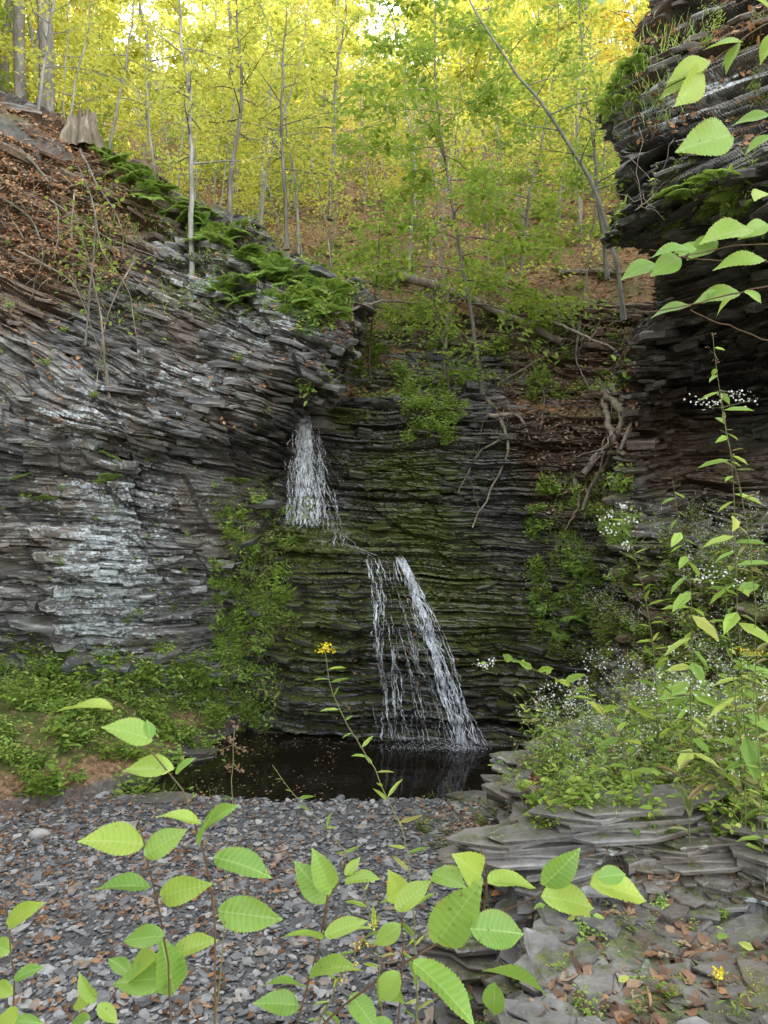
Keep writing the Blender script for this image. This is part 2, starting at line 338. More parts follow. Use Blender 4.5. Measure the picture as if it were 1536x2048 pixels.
def sheet(rows,res,dip,octs,seed,zonef,nplates,psize,name,label,smw=.22,psig=.45,low=.35,tilt=.06,pmax=.5,avoid=None):
    C=np.array([[st(*c) for c in r] for r in rows])
    dv=np.r_[0,np.cumsum(np.linalg.norm(np.diff(C,axis=0),axis=2).max(1))]; du=np.r_[0,np.cumsum(np.linalg.norm(np.diff(C,axis=1),axis=2).max(0))]
    nv=int(dv[-1]/res); nu=int(du[-1]/(res*1.25))
    A=np.empty((nv,C.shape[1],3)); tv=np.linspace(0,dv[-1],nv); tu=np.linspace(0,du[-1],nu)
    for j in range(C.shape[1]):
        for c in range(3): A[:,j,c]=np.interp(tv,dv,C[:,j,c])
    B=np.empty((nv,nu,3))
    for c in range(3):
        for i in range(nv): B[i,:,c]=np.interp(tu,du,A[i,:,c])
    k=int(smw/res)
    def blur(X,ax_):
        pad=[(0,0)]*3; pad[ax_]=(k,k); Y=np.pad(X,pad,mode='reflect',reflect_type='odd'); cs=np.cumsum(Y,axis=ax_)
        z=np.zeros_like(np.take(cs,[0],ax_)); cs=np.concatenate([z,cs],ax_); n=X.shape[ax_]
        return (np.take(cs,np.arange(n)+2*k+1,ax_)-np.take(cs,np.arange(n),ax_))/(2*k+1)
    for _ in range(2): B=blur(blur(B,0),1)
    N=nrm(np.cross(np.gradient(B,axis=0),np.gradient(B,axis=1)))
    cam=np.array([0,0,CZ])
    if ((cam-B)*N).sum(-1).mean()<0: N=-N
    O=N.copy(); O[...,2]*=.25; O=nrm(O)
    s=B[...,0]*.87+B[...,1]*.5; h=B[...,2]+dip(B)
    h=h+.18*(fbm(B[...,0]*.9,B[...,1]*.9,B[...,2]*.9,seed=seed)-.5)
    D=strata(s,h,octs,seed)+low*(fbm(s*.55,h*.7,seed=seed+4)-.5)*2+.06*(fbm(s*5,h*7,o=3,seed=seed+8)-.5)
    Pd=B+O*D[...,None]
    Pf=Pd.reshape(-1,3); g=Geo(); g.add(Pf,[gridfaces(nv,nu)],0,col=zonef(Pf))
    if nplates:
        idx=rng.integers(0,nv*nu,nplates); pp=Pf[idx]
        dens=fbm(pp[:,0]*.8,pp[:,1]*.8,pp[:,2]*1.2,seed=77+seed); kp=dens+rng.normal(0,.06,len(dens))>.43
        if avoid is not None: kp&=~avoid(pp)
        idx=idx[kp]; pp=Pf[idx]
        oo=O.reshape(-1,3)[idx]; oh=oo.copy(); oh[:,2]=0; oh=nrm(oh)
        e=.05; hx=pp.copy(); hx[:,0]+=e; d0=(dip(hx)-dip(pp))/e
        up=nrm(np.stack([d0+rng.normal(0,tilt,len(d0)),-.12+rng.normal(0,.1,len(d0)),np.ones(len(d0))],1))
        oh=nrm(oh+.5*rng.normal(size=oh.shape)*[1,1,0]); a=nrm(np.cross(up,oh)); oh=np.cross(a,up)
        sc=np.minimum(psize*rng.lognormal(0,psig,len(idx)),pmax); ry=np.minimum(sc*rng.uniform(.5,.95,len(idx)),.34)
        plates(g,pp+oh*(-ry*.15)[:,None],a,oh,up,sc,ry,np.clip(sc*rng.uniform(.1,.38,len(idx)),.012,.15),col=zonef(pp),k=6,chip=.5,taper=(.84,1.0))
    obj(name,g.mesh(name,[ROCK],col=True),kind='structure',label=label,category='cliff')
    CLOUD.append(Pf); return Pd
def blob(P,u,v,d,ru,rv):
    c=st(u,v,d); return np.exp(-(((P[:,0]-c[0])/(ru*d/F))**2+((P[:,2]-c[2])/(rv*d/F))**2))
def zn(P,l=(),m=(),w=(),d=(),base=(0,0,0,0)):
    Z=np.tile(np.array(base,float),(len(P),1))
    for i,L in enumerate((l,m,w,d)):
        for b in L: Z[:,i]+=b[5]*blob(P,*b[:5]) if len(b)>5 else blob(P,*b)
    return np.clip(Z,0,1)
OCT=[(.8,2.0,.5),(.25,1.1,.32),(.1,.6,.14),(.042,.3,.035)]
def lz(P): return zn(P,l=[(210,1050,10,160,190,.75),(190,1240,10,120,90,.7),(560,650,10.7,120,60,.8),(330,750,10.3,160,60,.6),(150,840,9.9,80,50,.5),(420,560,11,60,60,.8),(250,560,11,120,80,.4)],
    m=[(480,560,11,180,70,.3),(300,400,12,160,50,.5),(520,1150,11,60,200,.5),(350,1420,10.4,250,60,.5)],
    w=[(600,960,11.2,70,190),(540,1250,11,70,250,.9),(620,770,11,40,60,.3),(400,920,10.6,250,45,.6),(60,1330,10,160,120,.5),(60,950,10,120,40,.5)],d=[(60,330,12.5,240,140,1.2),(130,520,11,200,90,.7),(30,620,10.5,110,90,.5),(300,440,12,140,70,.6),(230,760,10.3,50,60,.4)],base=(.2,.02,.05,.05))
LEFT=sheet([
 [(-700,100,18),(0,240,17.5),(200,330,17),(380,450,16),(540,545,15),(680,600,14),(720,610,15.5)],
 [(-700,50,13),(0,215,13),(200,300,12.5),(380,425,12),(540,530,11.8),(675,612,11.2),(715,610,13.5)],
 [(-700,350,10.5),(0,430,11.2),(200,470,11.1),(380,590,11),(520,640,10.6),(660,685,10.5),(690,680,13)],
 [(-700,650,9.5),(0,680,10),(200,690,10.3),(380,740,10.3),(510,740,10.1),(635,765,10.3),(655,750,13)],
 [(-700,880,9),(0,850,9.5),(200,870,9.7),(380,860,10.0),(500,850,10.2),(600,830,10.8),(620,830,13)],
 [(-700,940,9),(0,930,10.),(200,930,10.2),(370,925,10.6),(480,915,11.),(550,920,11.4),(610,930,12.8)],
 [(-700,1130,9),(0,1100,9.8),(200,1100,10.0),(360,1090,10.4),(470,1060,10.9),(540,1020,11.3),(600,1010,12.6)],
 [(-700,1500,8.8),(0,1420,9.9),(200,1420,10.1),(360,1430,10.4),(480,1450,10.8),(545,1450,11.1),(600,1450,12.3)],
 [(-700,1600,8.8),(0,1580,9.9),(200,1580,10.1),(360,1580,10.4),(480,1580,10.8),(545,1580,11.1),(600,1580,12.3)]],
 .017,lambda B:(.06+.3*sm(2.8,6.3,B[...,2]))*B[...,0],OCT,1,lz,5600,.15,'cliff','layered grey shale cliff with pale lichen patches and jutting plates',psig=.55,smw=.18,tilt=.12,pmax=.45)
def mz(P): return zn(P,l=[],m=[(820,940,11.3,130,60,.75),(620,1085,10.7,90,50,.9),(880,1170,10.8,120,110,.65),(630,1280,10.5,90,120,.6),(990,1270,10.6,70,70,.5),(680,830,11.8,80,25,.8),(820,1050,11.2,120,50,.55),(1090,1440,9.9,50,40,.9)],
    w=[(660,950,11.3,120,220,.3),(850,1300,10.5,160,220,.3)],d=[(1150,820,11.3,130,110,1.),(1080,950,11,60,120,.6),(1200,950,10.5,90,100,.8)],base=(0,.16,.8,.05))
MIDR=[
 [(440,800,15),(600,805,15),(700,790,14.5),(800,790,14),(900,800,14),(1000,820,13.5),(1100,840,13),(1320,840,13)],
 [(440,830,12.6),(600,838,12),(700,800,11.9),(800,812,11.8),(900,830,11.7),(1000,850,11.6),(1100,870,11.5),(1320,860,11.3)],
 [(440,940,12.2),(600,930,11.8),(700,925,11.7),(800,930,11.5),(900,930,11.4),(1000,940,11.3),(1100,950,11.1),(1320,950,10.6)],
 [(440,1045,11.9),(600,1045,11.5),(700,1055,11.4),(800,1040,11.3),(900,1040,11.25),(1000,1040,11.1),(1100,1050,10.8),(1320,1050,10.)],
 [(440,1070,11.6),(600,1060,10.7),(700,1090,10.6),(800,1085,10.8),(900,1080,10.8),(1000,1090,10.85),(1100,1110,10.7),(1320,1120,9.9)],
 [(440,1300,11.3),(600,1290,10.45),(700,1300,10.3),(800,1300,10.6),(900,1300,10.5),(1000,1300,10.6),(1100,1300,10.4),(1320,1300,9.8)],
 [(440,1450,10.9),(600,1465,10.4),(700,1475,10.2),(800,1480,10.15),(900,1480,10.1),(1000,1480,10.2),(1100,1480,10.0),(1320,1480,9.4)],
 [(440,1580,10.9),(600,1580,10.3),(700,1580,10.1),(800,1580,10.),(900,1580,10.),(1000,1580,10.),(1100,1580,9.8),(1320,1580,9.2)]]
def mav(p):
    a=(p[:,0]>-1.6)&(p[:,0]<-.7)&(p[:,2]>2.9); b=(p[:,0]>-.4)&(p[:,0]<1.3)&(p[:,2]<2.7)&(rng.random(len(p))<.8); return a|b
MID=sheet(MIDR,.016,lambda B:.03*B[...,0],[(.5,2.2,.24),(.17,1.4,.15),(.07,.8,.08),(.028,.45,.03)],2,mz,3000,.11,'cliff','wet black layered shale wall covered with moss behind waterfall',smw=.1,low=.2,psig=.5,pmax=.3,avoid=mav,tilt=.08)
def rz(P): return zn(P,l=[(1330,200,6.5,110,60,.8),(1450,170,6,100,80,.6),(1300,560,7,60,50,.3)],m=[(1230,180,7,50,50,.5),(1380,1150,7,200,120,.4)],w=[(1400,800,8,260,170,.65),(1270,420,7,60,60,.4)],d=[(1440,120,6.5,120,90,.45),(1420,880,7.8,140,160,.8),(1450,1300,6,200,150,.8)],base=(.1,.03,.08,.16))  # large w blob paints shade into the rock colour of the undercut hollow
RIGHT=sheet([
 [(1580,-260,11),(1450,-260,8.5),(1560,-300,8),(1750,-350,8),(2400,-400,8)],
 [(1480,-230,10),(1370,-230,7.5),(1480,-250,6.8),(1700,-280,6),(2400,-300,4.5)],
 [(1360,30,10),(1285,40,7.2),(1390,30,6.6),(1600,30,5.8),(2400,60,4.2)],
 [(1290,180,10),(1210,170,7),(1330,180,6.4),(1560,180,5.6),(2400,220,4)],
 [(1280,330,10),(1190,320,6.9),(1320,330,6.1),(1560,340,5.3),(2400,340,4)],
 [(1310,440,10),(1225,430,7.1),(1350,440,6.3),(1570,450,5.3),(2400,430,4)],
 [(1350,520,10),(1280,505,7.4),(1400,520,6.8),(1580,540,5.6),(2400,500,4)],
 [(1350,620,10),(1300,610,7.8),(1410,620,7.4),(1590,640,6.2),(2400,600,4.2)],
 [(1330,700,10),(1255,690,8.2),(1390,690,8.6),(1590,690,8.),(2400,700,4.8)],
 [(1320,860,10),(1250,850,8.4),(1390,850,8.9),(1590,850,8.1),(2400,850,4.8)],
 [(1320,1000,10),(1240,1000,8.4),(1380,1000,8.2),(1590,1000,6.7),(2400,1000,4.5)],
 [(1310,1150,10),(1225,1130,8.5),(1360,1130,7.3),(1590,1130,5.3),(2400,1130,4)],
 [(1250,1480,9.6),(1150,1480,8.8),(1340,1480,6.3),(1590,1480,4.6),(2400,1480,3.4)],
 [(1250,1700,9.6),(1150,1640,8.7),(1330,1660,5.7),(1590,1700,4.0),(2400,1700,3.)],
 [(1250,1900,9.6),(1150,1900,8.7),(1330,1900,5.6),(1590,2000,3.9),(2400,2200,2.9)]],
 .016,lambda B:-.14*B[...,0]-.1*B[...,1],[(.42,1.5,.36),(.15,.9,.2),(.065,.5,.09),(.03,.3,.03)],3,rz,6500,.1,'cliff','dark overhanging shale cliff with undercut hollow and tangled plants',low=.3,psig=.55,smw=.16,pmax=.28,tilt=.1)
def bz(P): return zn(P,l=[(1000,690,13.8,150,60,.4)],m=[(760,760,13,80,30,.5)],d=[(950,640,14,260,60,.6),(1200,720,13,140,120,1.)],base=(.08,.06,.1,.25))
BAND=sheet([
 [(620,640,15.8),(760,630,16),(900,590,16.5),(1050,590,16.2),(1200,590,15.5),(1400,590,15.)],
 [(620,660,14.6),(760,650,14.6),(900,625,14.6),(1050,620,14.2),(1200,620,13.6),(1400,620,13.)],
 [(620,740,13.9),(760,740,13.8),(900,720,13.9),(1050,720,13.5),(1200,740,12.9),(1400,740,12.3)],
 [(620,800,13.3),(760,800,13.2),(900,790,13.2),(1050,780,12.8),(1200,800,12.2),(1400,800,11.7)],
 [(620,870,13.2),(760,870,13.1),(900,870,13.),(1050,870,12.4),(1200,880,11.7),(1400,880,11.3)]],
 .024,lambda B:.1*B[...,0],[(.45,1.6,.34),(.15,.9,.18),(.06,.5,.06)],4,bz,2200,.13,'cliff','weathered brown shale outcrop on wooded slope above waterfall',low=.35,pmax=.3)
print('cliffs',time.time()-T0)
CL=np.concatenate([c[::3] for c in CLOUD]); CU=768+F*CL[:,0]/CL[:,1]; CV=1024-F*(CL[:,2]-CZ)/CL[:,1]
kk_=(CU>-300)&(CU<1900)&(CV>-100)&(CV<2200); CL,CU,CV=CL[kk_],CU[kk_],CV[kk_]
def pick(u,v,r=9):
    m=(np.abs(CU-u)<r)&(np.abs(CV-v)<r)
    if not m.any(): return None if r>40 else pick(u,v,r*2)
    q=CL[m]; return q[np.argmin(q[:,1])]
def near_pts(u0,u1,v0,v1,n,step=3):
    m=np.flatnonzero((CU>u0)&(CU<u1)&(CV>v0)&(CV<v1))
    ky=(np.floor(CU[m]/step)*5000+np.floor(CV[m]/step)).astype(np.int64); o=np.lexsort((CL[m,1],ky)); m=m[o]; ky=ky[o]
    f=np.r_[True,ky[1:]!=ky[:-1]]; m=m[f]
    return CL[rng.choice(m,n)] if len(m) else np.zeros((0,3))

# ------------------------------------------------------------------ water
g=Geo(); xs=np.arange(-6,3.01,.25); ysw=np.arange(7,12.3,.25); X_,Y_=np.meshgrid(xs,ysw); g.add(np.stack([X_,Y_,0*X_-.01],-1).reshape(-1,3),[gridfaces(*X_.shape)])
obj('water',g.mesh('water',[WATER],smooth=True),kind='structure',label='dark still plunge pool below waterfall',category='water')
MP=MID.reshape(-1,3); bx=np.round((MP[:,0]+3)/.03).astype(int); bzz=np.round((MP[:,2]+1)/.03).astype(int)
RAS=np.full((400,260),99.); ok=(bx>=0)&(bx<400)&(bzz>=0)&(bzz<260); np.minimum.at(RAS,(bx[ok],bzz[ok]),MP[ok,1])
def ysurf(x,z):
    i=int(round((x+3)/.03)); j=int(round((z+1)/.03)); i=min(max(i,1),398); j=min(max(j,1),258); v=RAS[i-1:i+2,j-1:j+2].min(); return v if v<50 else 11.5
OCTA=(np.array([[1,0,0],[-1,0,0],[0,.6,0],[0,-.6,0],[0,0,.6],[0,0,-.6]])*.6,[np.array([[0,2,4],[2,1,4],[1,3,4],[3,0,4],[2,0,5],[1,2,5],[3,1,5],[0,3,5]])])
def strands(g,top,bot,n,wt,wb,z0,z1,rad,keep,free=.03,wand=.03,full=.55):
    for i in range(n):
        a=np.clip(rng.normal(0,1),-2,2)
        xt=top+wt*a*.5; xb=bot+wb*(a*.5+.15*rng.normal()); zt=z0-abs(rng.normal())*.02; zb=z1
        if rng.random()>full: f0=rng.uniform(0,.85); f1=min(1,f0+rng.uniform(.1,.5))
        else: f0,f1=0,1
        m=int((zt-zb)*(f1-f0)/.035)+3; t=np.linspace(f0,f1,m); x=xt+(xb-xt)*t**.8+np.cumsum(rng.normal(0,wand*.28,m)); z=zt+(zb-zt)*t
        x=x+.035*np.sin(t*9+a*3)
        y=np.empty(m); p=None
        for q in range(m):
            s=ysurf(x[q],z[q])-.03
            p=s if p is None else min(s,p+free); y[q]=p
        P=np.stack([x,y,z],1); r0=rad*rng.lognormal(0,.55)
        q=0
        while q<m-2:
            ln=rng.integers(3,13)
            if rng.random()<keep:
                seg=P[q:q+ln+1]
                if len(seg)>=3:
                    rr=r0*np.linspace(.7,1.1,len(seg))*rng.uniform(.6,1.4)*rng.uniform(.6,1.4,len(seg)); rr[0]*=.2; rr[-1]*=.2
                    V,fs=tube(seg+rng.normal(0,.005,seg.shape),rr,4); g.add(V,fs)
            q+=ln
        nd=rng.integers(4,12); k=rng.integers(0,m,nd); dp=P[k]+rng.normal(0,.04,(nd,3))*[1,.6,1]-[0,.03,0]
        scatter(g,OCTA,dp,rdir(nd),rdir(nd),rng.uniform(.004,.013,nd))
def X(u,d): return (u-768)/F*d
def Z(v,d): return CZ+(1024-v)/F*d
g=Geo()
strands(g,X(610,11.9),X(622,11.5),110,.10,.40,Z(828,11.9),Z(1056,11.4),.0034,.55)
strands(g,X(604,11.9),X(588,11.5),40,.06,.13,Z(828,11.9),Z(1048,11.4),.0048,.7)
strands(g,X(608,11.9),X(622,11.5),40,.06,.10,Z(828,11.9),Z(1052,11.4),.0048,.7)
strands(g,X(630,11.8),X(680,11.5),26,.1,.25,Z(870,11.8),Z(1090,11.2),.0022,.4)
strands(g,X(640,11.3),X(742,10.7),16,.2,.1,Z(1062,11.3),Z(1114,10.7),.0022,.4)
n=350; dp=np.stack([rng.normal(X(612,11.4),.28,n),11.2-np.abs(rng.normal(0,.1,n)),Z(1045,11.3)+np.abs(rng.normal(0,.09,n))],1); scatter(g,OCTA,dp,rdir(n),rdir(n),rng.uniform(.004,.012,n))
obj('waterfall',g.mesh('waterfall',[FALL],smooth=True),kind='structure',label='upper white strands of waterfall spreading down black rock',category='waterfall')
g=Geo()
strands(g,X(742,10.9),X(786,10.15),26,.08,.13,Z(1114,10.9),.02,.0038,.55)
strands(g,X(765,10.9),X(818,10.15),20,.10,.26,Z(1112,10.9),.02,.0026,.42)
strands(g,X(798,10.9),X(930,10.1),52,.07,.13,Z(1112,10.9),.02,.0052,.76,full=.8)
strands(g,X(795,10.9),X(888,10.1),26,.1,.34,Z(1120,10.9),.02,.0028,.45)
strands(g,X(790,10.8),X(855,10.1),34,.22,.7,Z(1240,10.7),.02,.002,.34)
n=1000; dp=np.stack([rng.normal(X(860,10.05),.40,n),9.9-np.abs(rng.normal(0,.1,n)),.01+np.abs(rng.normal(0,.06,n))],1); scatter(g,OCTA,dp,rdir(n),rdir(n),rng.uniform(.004,.012,n))
n=600; dp=np.stack([rng.normal(X(925,10.),.14,n),9.85-np.abs(rng.normal(0,.1,n)),.01+np.abs(rng.normal(0,.08,n))],1); scatter(g,OCTA,dp,rdir(n),rdir(n),rng.uniform(.005,.018,n))
obj('waterfall',g.mesh('waterfall',[FALL],smooth=True),kind='structure',label='lower twin streams of waterfall splashing into dark pool',category='waterfall')
print('water',time.time()-T0)

# ------------------------------------------------------------------ gravel and leaf litter
g=Geo(); n=38000
x=rng.uniform(-6,2.2,n); y=8.3-5.2*rng.random(n)**.8; k=(x<edge_x(y)+.1)&(x>np.interp(y,[3,6,7.6,8.6],[-6,-5,-4.1,-2.9])); x,y=x[k],y[k]; z=H(x,y); k=(z>-.1)&(z<.6); x,y,z=x[k],y[k],z[k]; n=len(x)
sc=np.clip(.0165*rng.lognormal(0,.58,n),.007,.085); az=rng.uniform(0,2*np.pi,n); up=nrm(np.stack([rng.normal(0,.22,n),rng.normal(0,.22,n),np.ones(n)],1)); a=nrm(np.cross(up,np.stack([np.cos(az),np.sin(az),0*az],1))); o=np.cross(a,up)
plates(g,np.stack([x,y,z+rng.uniform(-.004,.018,n)],1),a,o,up,sc*1.25,sc*.85,sc*rng.uniform(.15,.4,n),k=6)
obj('gravel',g.mesh('gravel',[GRAV]),kind='stuff',label='flat grey shale gravel covering the creek bed',category='gravel')
g=Geo(); n=18000
y=1.9+7*rng.random(n)**1.3; x=edge_x(y)-.1+rng.uniform(0,1,n)**1.1*(.55*y+.3); z=H(x,y); k=(z>.05)&(z<3.2); x,y,z=x[k],y[k],z[k]; n=len(x)
sc=np.clip(.024*(.55+.13*y)*rng.lognormal(0,.8,n),.006,.15); az=rng.uniform(0,2*np.pi,n); up=nrm(np.stack([rng.normal(0,.1,n),rng.normal(-.05,.1,n),np.ones(n)],1)); a=nrm(np.cross(up,np.stack([np.cos(az),np.sin(az),0*az],1))); o=np.cross(a,up)
plates(g,np.stack([x,y,z+rng.uniform(-.015,.008,n)],1),a,o,up,sc*1.3,sc*.8,np.clip(sc*rng.uniform(.2,.5,n),.006,.05),k=7,taper=(.88,1.),col=np.stack([rng.random(n)**2*.6,rng.random(n)**4*.2,.4*rng.random(n)**2,rng.random(n)*.55],1))
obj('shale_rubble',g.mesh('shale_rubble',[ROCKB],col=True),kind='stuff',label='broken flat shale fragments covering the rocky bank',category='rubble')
def litter(name,x,y,lift,mats,sz,label,tilt=.3,zmax=99,hp=.5):
    z=H(x,y); k=(z>-.02)&(z<zmax); x,y,z=x[k],y[k],z[k]; n=len(x); g=Geo()
    e=.06; nx=-(H(x+e,y)-H(x-e,y))/(2*e); ny=-(H(x,y+e)-H(x,y-e))/(2*e); nm=nrm(np.stack([np.clip(nx,-1,1),np.clip(ny,-1,1),np.ones(n)],1)+rng.normal(0,tilt,(n,3)))
    h=rng.random(n)<hp; d=rdir(n,.2); p=np.stack([x,y,z+lift*rng.uniform(.3,1.3,n)],1); s=rng.uniform(.5,1.3,n)*sz
    scatter(g,CURL,p[h],d[h],nm[h],s[h],0,wid=rng.uniform(.6,1.4,h.sum())); scatter(g,LEAF,p[~h],d[~h],nm[~h],s[~h],0 if len(mats)==1 else 1)
    obj(name,g.mesh(name,mats),kind='stuff',label=label,category='leaf litter')
n=7500; x=rng.uniform(-6,2.4,n); y=8.3-5.2*rng.random(n)**.9; k=((fbm(x*.8,y*.8,seed=21)+.25*(x<-2.2)+.1*(x<-1)>.47)|(rng.random(n)<.25))&(x<edge_x(y)); litter('leaf_litter',x[k],y[k],.03,[LITT,LITTS],.055,'fallen brown leaves scattered over creek gravel')
n=500; x=rng.uniform(-3.2,-.6,n); y=rng.uniform(8.2,10.8,n); k=fbm(x*1.5,y*1.5,seed=4)>.45; x,y=x[k],y[k]; n=len(x); g=Geo(); scatter(g,LEAF,np.stack([x,y,0*x+.0],1),rdir(n,.05),np.array([0,0,1.])+rng.normal(0,.08,(n,3)),rng.uniform(.025,.045,n)); obj('leaf_litter',g.mesh('leaf_litter',[LITT]),kind='stuff',label='brown leaves floating on the dark pool',category='leaf litter')
n=12000; y=1.8+8*rng.random(n)**1.2; x=edge_x(y)+rng.random(n)*(.55*y+.4); k=fbm(x*2,y*2,seed=8)>.475; litter('leaf_litter',x[k],y[k],.02,[LITT,LITTS],.055,'fallen brown leaves caught on ledges of rocky bank',.4,hp=.86)
n=24000; y=12.2+20*rng.random(n)**1.4; x=rng.uniform(-9,10,n)*(.4+.6*y/20); litter('leaf_litter',x,y,.03,[LITTS,LITT],.11,'rust coloured fallen leaves covering the wooded slope',.5)
n=4000; x=rng.uniform(-9,-2,n); y=rng.uniform(11.5,16,n); litter('leaf_litter',x,y,.03,[LITT,LITTS],.08,'brown fallen leaves along the cliff top')
def cliff_litter(boxes,sz,label,mats):
    g=Geo()
    for (u0,u1,v0,v1,n) in boxes:
        p=near_pts(u0,u1,v0,v1,n); n=len(p)
        if n: scatter(g,CURL,p+rng.normal(0,.02,(n,3))+[0,-.03,.02],rdir(n,.5),nrm(np.array([0,-.6,.8])+rng.normal(0,.5,(n,3))),rng.uniform(.5,1.2,n)*sz,rng.integers(0,2) )
    obj('leaf_litter',g.mesh('leaf_litter',mats),kind='stuff',label=label,category='leaf litter')
cliff_litter([(0,260,230,560,2200),(0,260,230,560,2200),(0,620,430,900,900),(640,1250,560,800,2400),(1000,1270,650,850,2200),(1060,1260,820,1040,1400),(1260,1536,0,300,500),(550,1050,1180,1480,120)],.065,'dead leaves lodged on shale ledges',[LITT,LITTS])
print('litter',time.time()-T0)

# ------------------------------------------------------------------ loose stones and slabs
def slab_mesh(name,rx,ry,t,seed,lay=3):
    global rng
    old=rng; rng=np.random.default_rng(seed); g=Geo()
    for i in range(lay):
        f=1-.07*i; P=np.array([[rng.normal(0,.11*rx),rng.normal(0,.11*ry),t*(i+.5)/lay]])
        plates(g,P,np.array([[1.,0,0]]),np.array([[0,1.,0]]),nrm(np.array([[rng.normal(0,.02),rng.normal(0,.02),1]])),np.array([rx*f]),np.array([ry*f]),np.array([t/lay*1.04]),k=12,chip=.34,taper=(.95,1.),col=np.array([[.5 if i==lay-1 else .2,.05,.1,.3]]))
    rng=old
    return g.mesh(name,[ROCKB],col=True)
SL=[slab_mesh('rock_slab',.5,.3,.2,1,4),slab_mesh('rock_slab',.34,.26,.13,2,3),slab_mesh('rock_slab',.26,.17,.14,3,4),slab_mesh('rock_slab',.7,.3,.22,4,5)]
def slab(i,u,v,s=1.,rz_=None,tilt=.05,label='grey shale slab lying on the rocky bank',name='rock_slab',grp='shale slabs on the bank',dz=-.03,p=None,zs=.75):
    if p is None:
        p=pick(u,v)
        if p is None: return
        s=s*p[1]/9.
    obj(name,SL[i],(p[0],p[1],p[2]+dz-.09*s),label=label,category='rock',group=grp,rot=(rng.normal(0,tilt),rng.normal(0,tilt),rng.uniform(-.3,.3) if rz_ is None else rz_),scale=(s,s,s*zs))
for i,u,v,s in [(1,1190,1880,1.3),(0,1290,1900,1.3),(1,1420,1870,1.4),(2,1500,1880,1.7),(0,1390,1975,1.4),(1,1130,1930,1.2),(2,1240,1985,1.2),(0,1500,1960,1.4),(1,1050,1900,1.2),(2,980,1860,1.3),(2,920,1800,1.3),(1,900,1740,1.3),
  (3,1150,1500,1.1),(0,1290,1470,1.2),(3,1400,1500,1.1),(0,1220,1540,1.),(1,1110,1545,1.1),(1,1010,1600,1.),(0,1180,1640,.9),(2,1330,1590,1.2),(1,1480,1600,1.),(2,950,1640,1.1),(1,1060,1660,1.1),(2,1000,1985,1.2),(2,1330,2030,1.2),(1,1460,2030,1.2),(0,1100,2030,1.2),(1,1420,1420,1.),(2,1330,1400,1.2),
  (3,1120,1560,1.),(0,1000,1560,1.),(0,1060,1510,1.),(1,1250,1600,1.1),(0,960,1590,.9)]:
    slab(i,u,v,s,dz=0. if v>1700 else -.01)
for ly in range(3):
    x=.28+.1*ly
    while x<2.3:
        i=rng.integers(0,4); s=rng.uniform(.5,.72); yl=2.93-.5*(float(vn(x*1.5,7.7))-.5)+.03*ly+rng.normal(0,.025)
        zt=float(H(x,yl+.4)); slab(i,0,0,s,p=(x,yl+.06,zt+.035-.065*(2-ly)),dz=0,tilt=.035,label='thick grey shale slab in layered ledge',grp='courses of the shale ledge',zs=.8)
        x+=s*(.95,.62,.5,1.3)[i]*.85
for i,u,v,s in [(0,380,1500,.9),(3,300,1590,.9),(1,250,1640,.6),(0,470,1475,.8),(2,120,1625,.6),(1,550,1600,.4),(2,640,1612,.45),(2,700,1612,.4),(1,380,1600,.5),(2,430,1620,.5),(2,520,1612,.5),(1,1010,1500,.6)]:
    slab(i,u,v,s,label='wet dark shale slab at the edge of the pool',grp='shale slabs round the pool')
def stone_mesh(seed,mat):
    nu,nv=12,8; V=[]
    for i in range(nv+1):
        ph=np.pi*i/nv
        for j in range(nu):
            t=2*np.pi*j/nu; V.append([np.sin(ph)*np.cos(t),np.sin(ph)*np.sin(t),np.cos(ph)])
    V=np.array(V); V*=(.75+.5*vn(V[:,0]*1.4+seed,V[:,1]*1.4,V[:,2]*1.4))[:,None]*[1,.75,.5]
    i=np.arange(nv)[:,None]*nu; j=np.arange(nu)[None]; g=Geo(); g.add(V,[np.stack([i+j,i+nu+j,i+nu+(j+1)%nu,i+(j+1)%nu],-1).reshape(-1,4)]); return g.mesh('stone',[mat])
GRAVL=stone_mat('pale_stone',[(0,(.3,.29,.26)),(1,(.45,.43,.4))]); GR2=stone_mat('grey_stone',[(0,(.1,.1,.105)),(1,(.2,.2,.2))])
p=pick(88,1672); obj('stone',stone_mesh(1,GRAVL),(p[0],p[1],p[2]+.03),label='rounded pale tan stone on creek gravel',category='rock',scale=.1)
SM=[stone_mesh(q,GR2) for q in (2,3,4)]
for q in range(60):
    y=8.2-4*rng.random()**1.; x=rng.uniform(-4.2,edge_x(y)-.1); z=float(H(x,y))
    if z<-.06: continue
    obj('stone',SM[q%3],(x,y,z+.01),label='grey shale stone on creek bed',category='rock',group='loose stones on the creek bed',scale=rng.uniform(.03,.08),rot=(0,0,rng.uniform(0,6)))

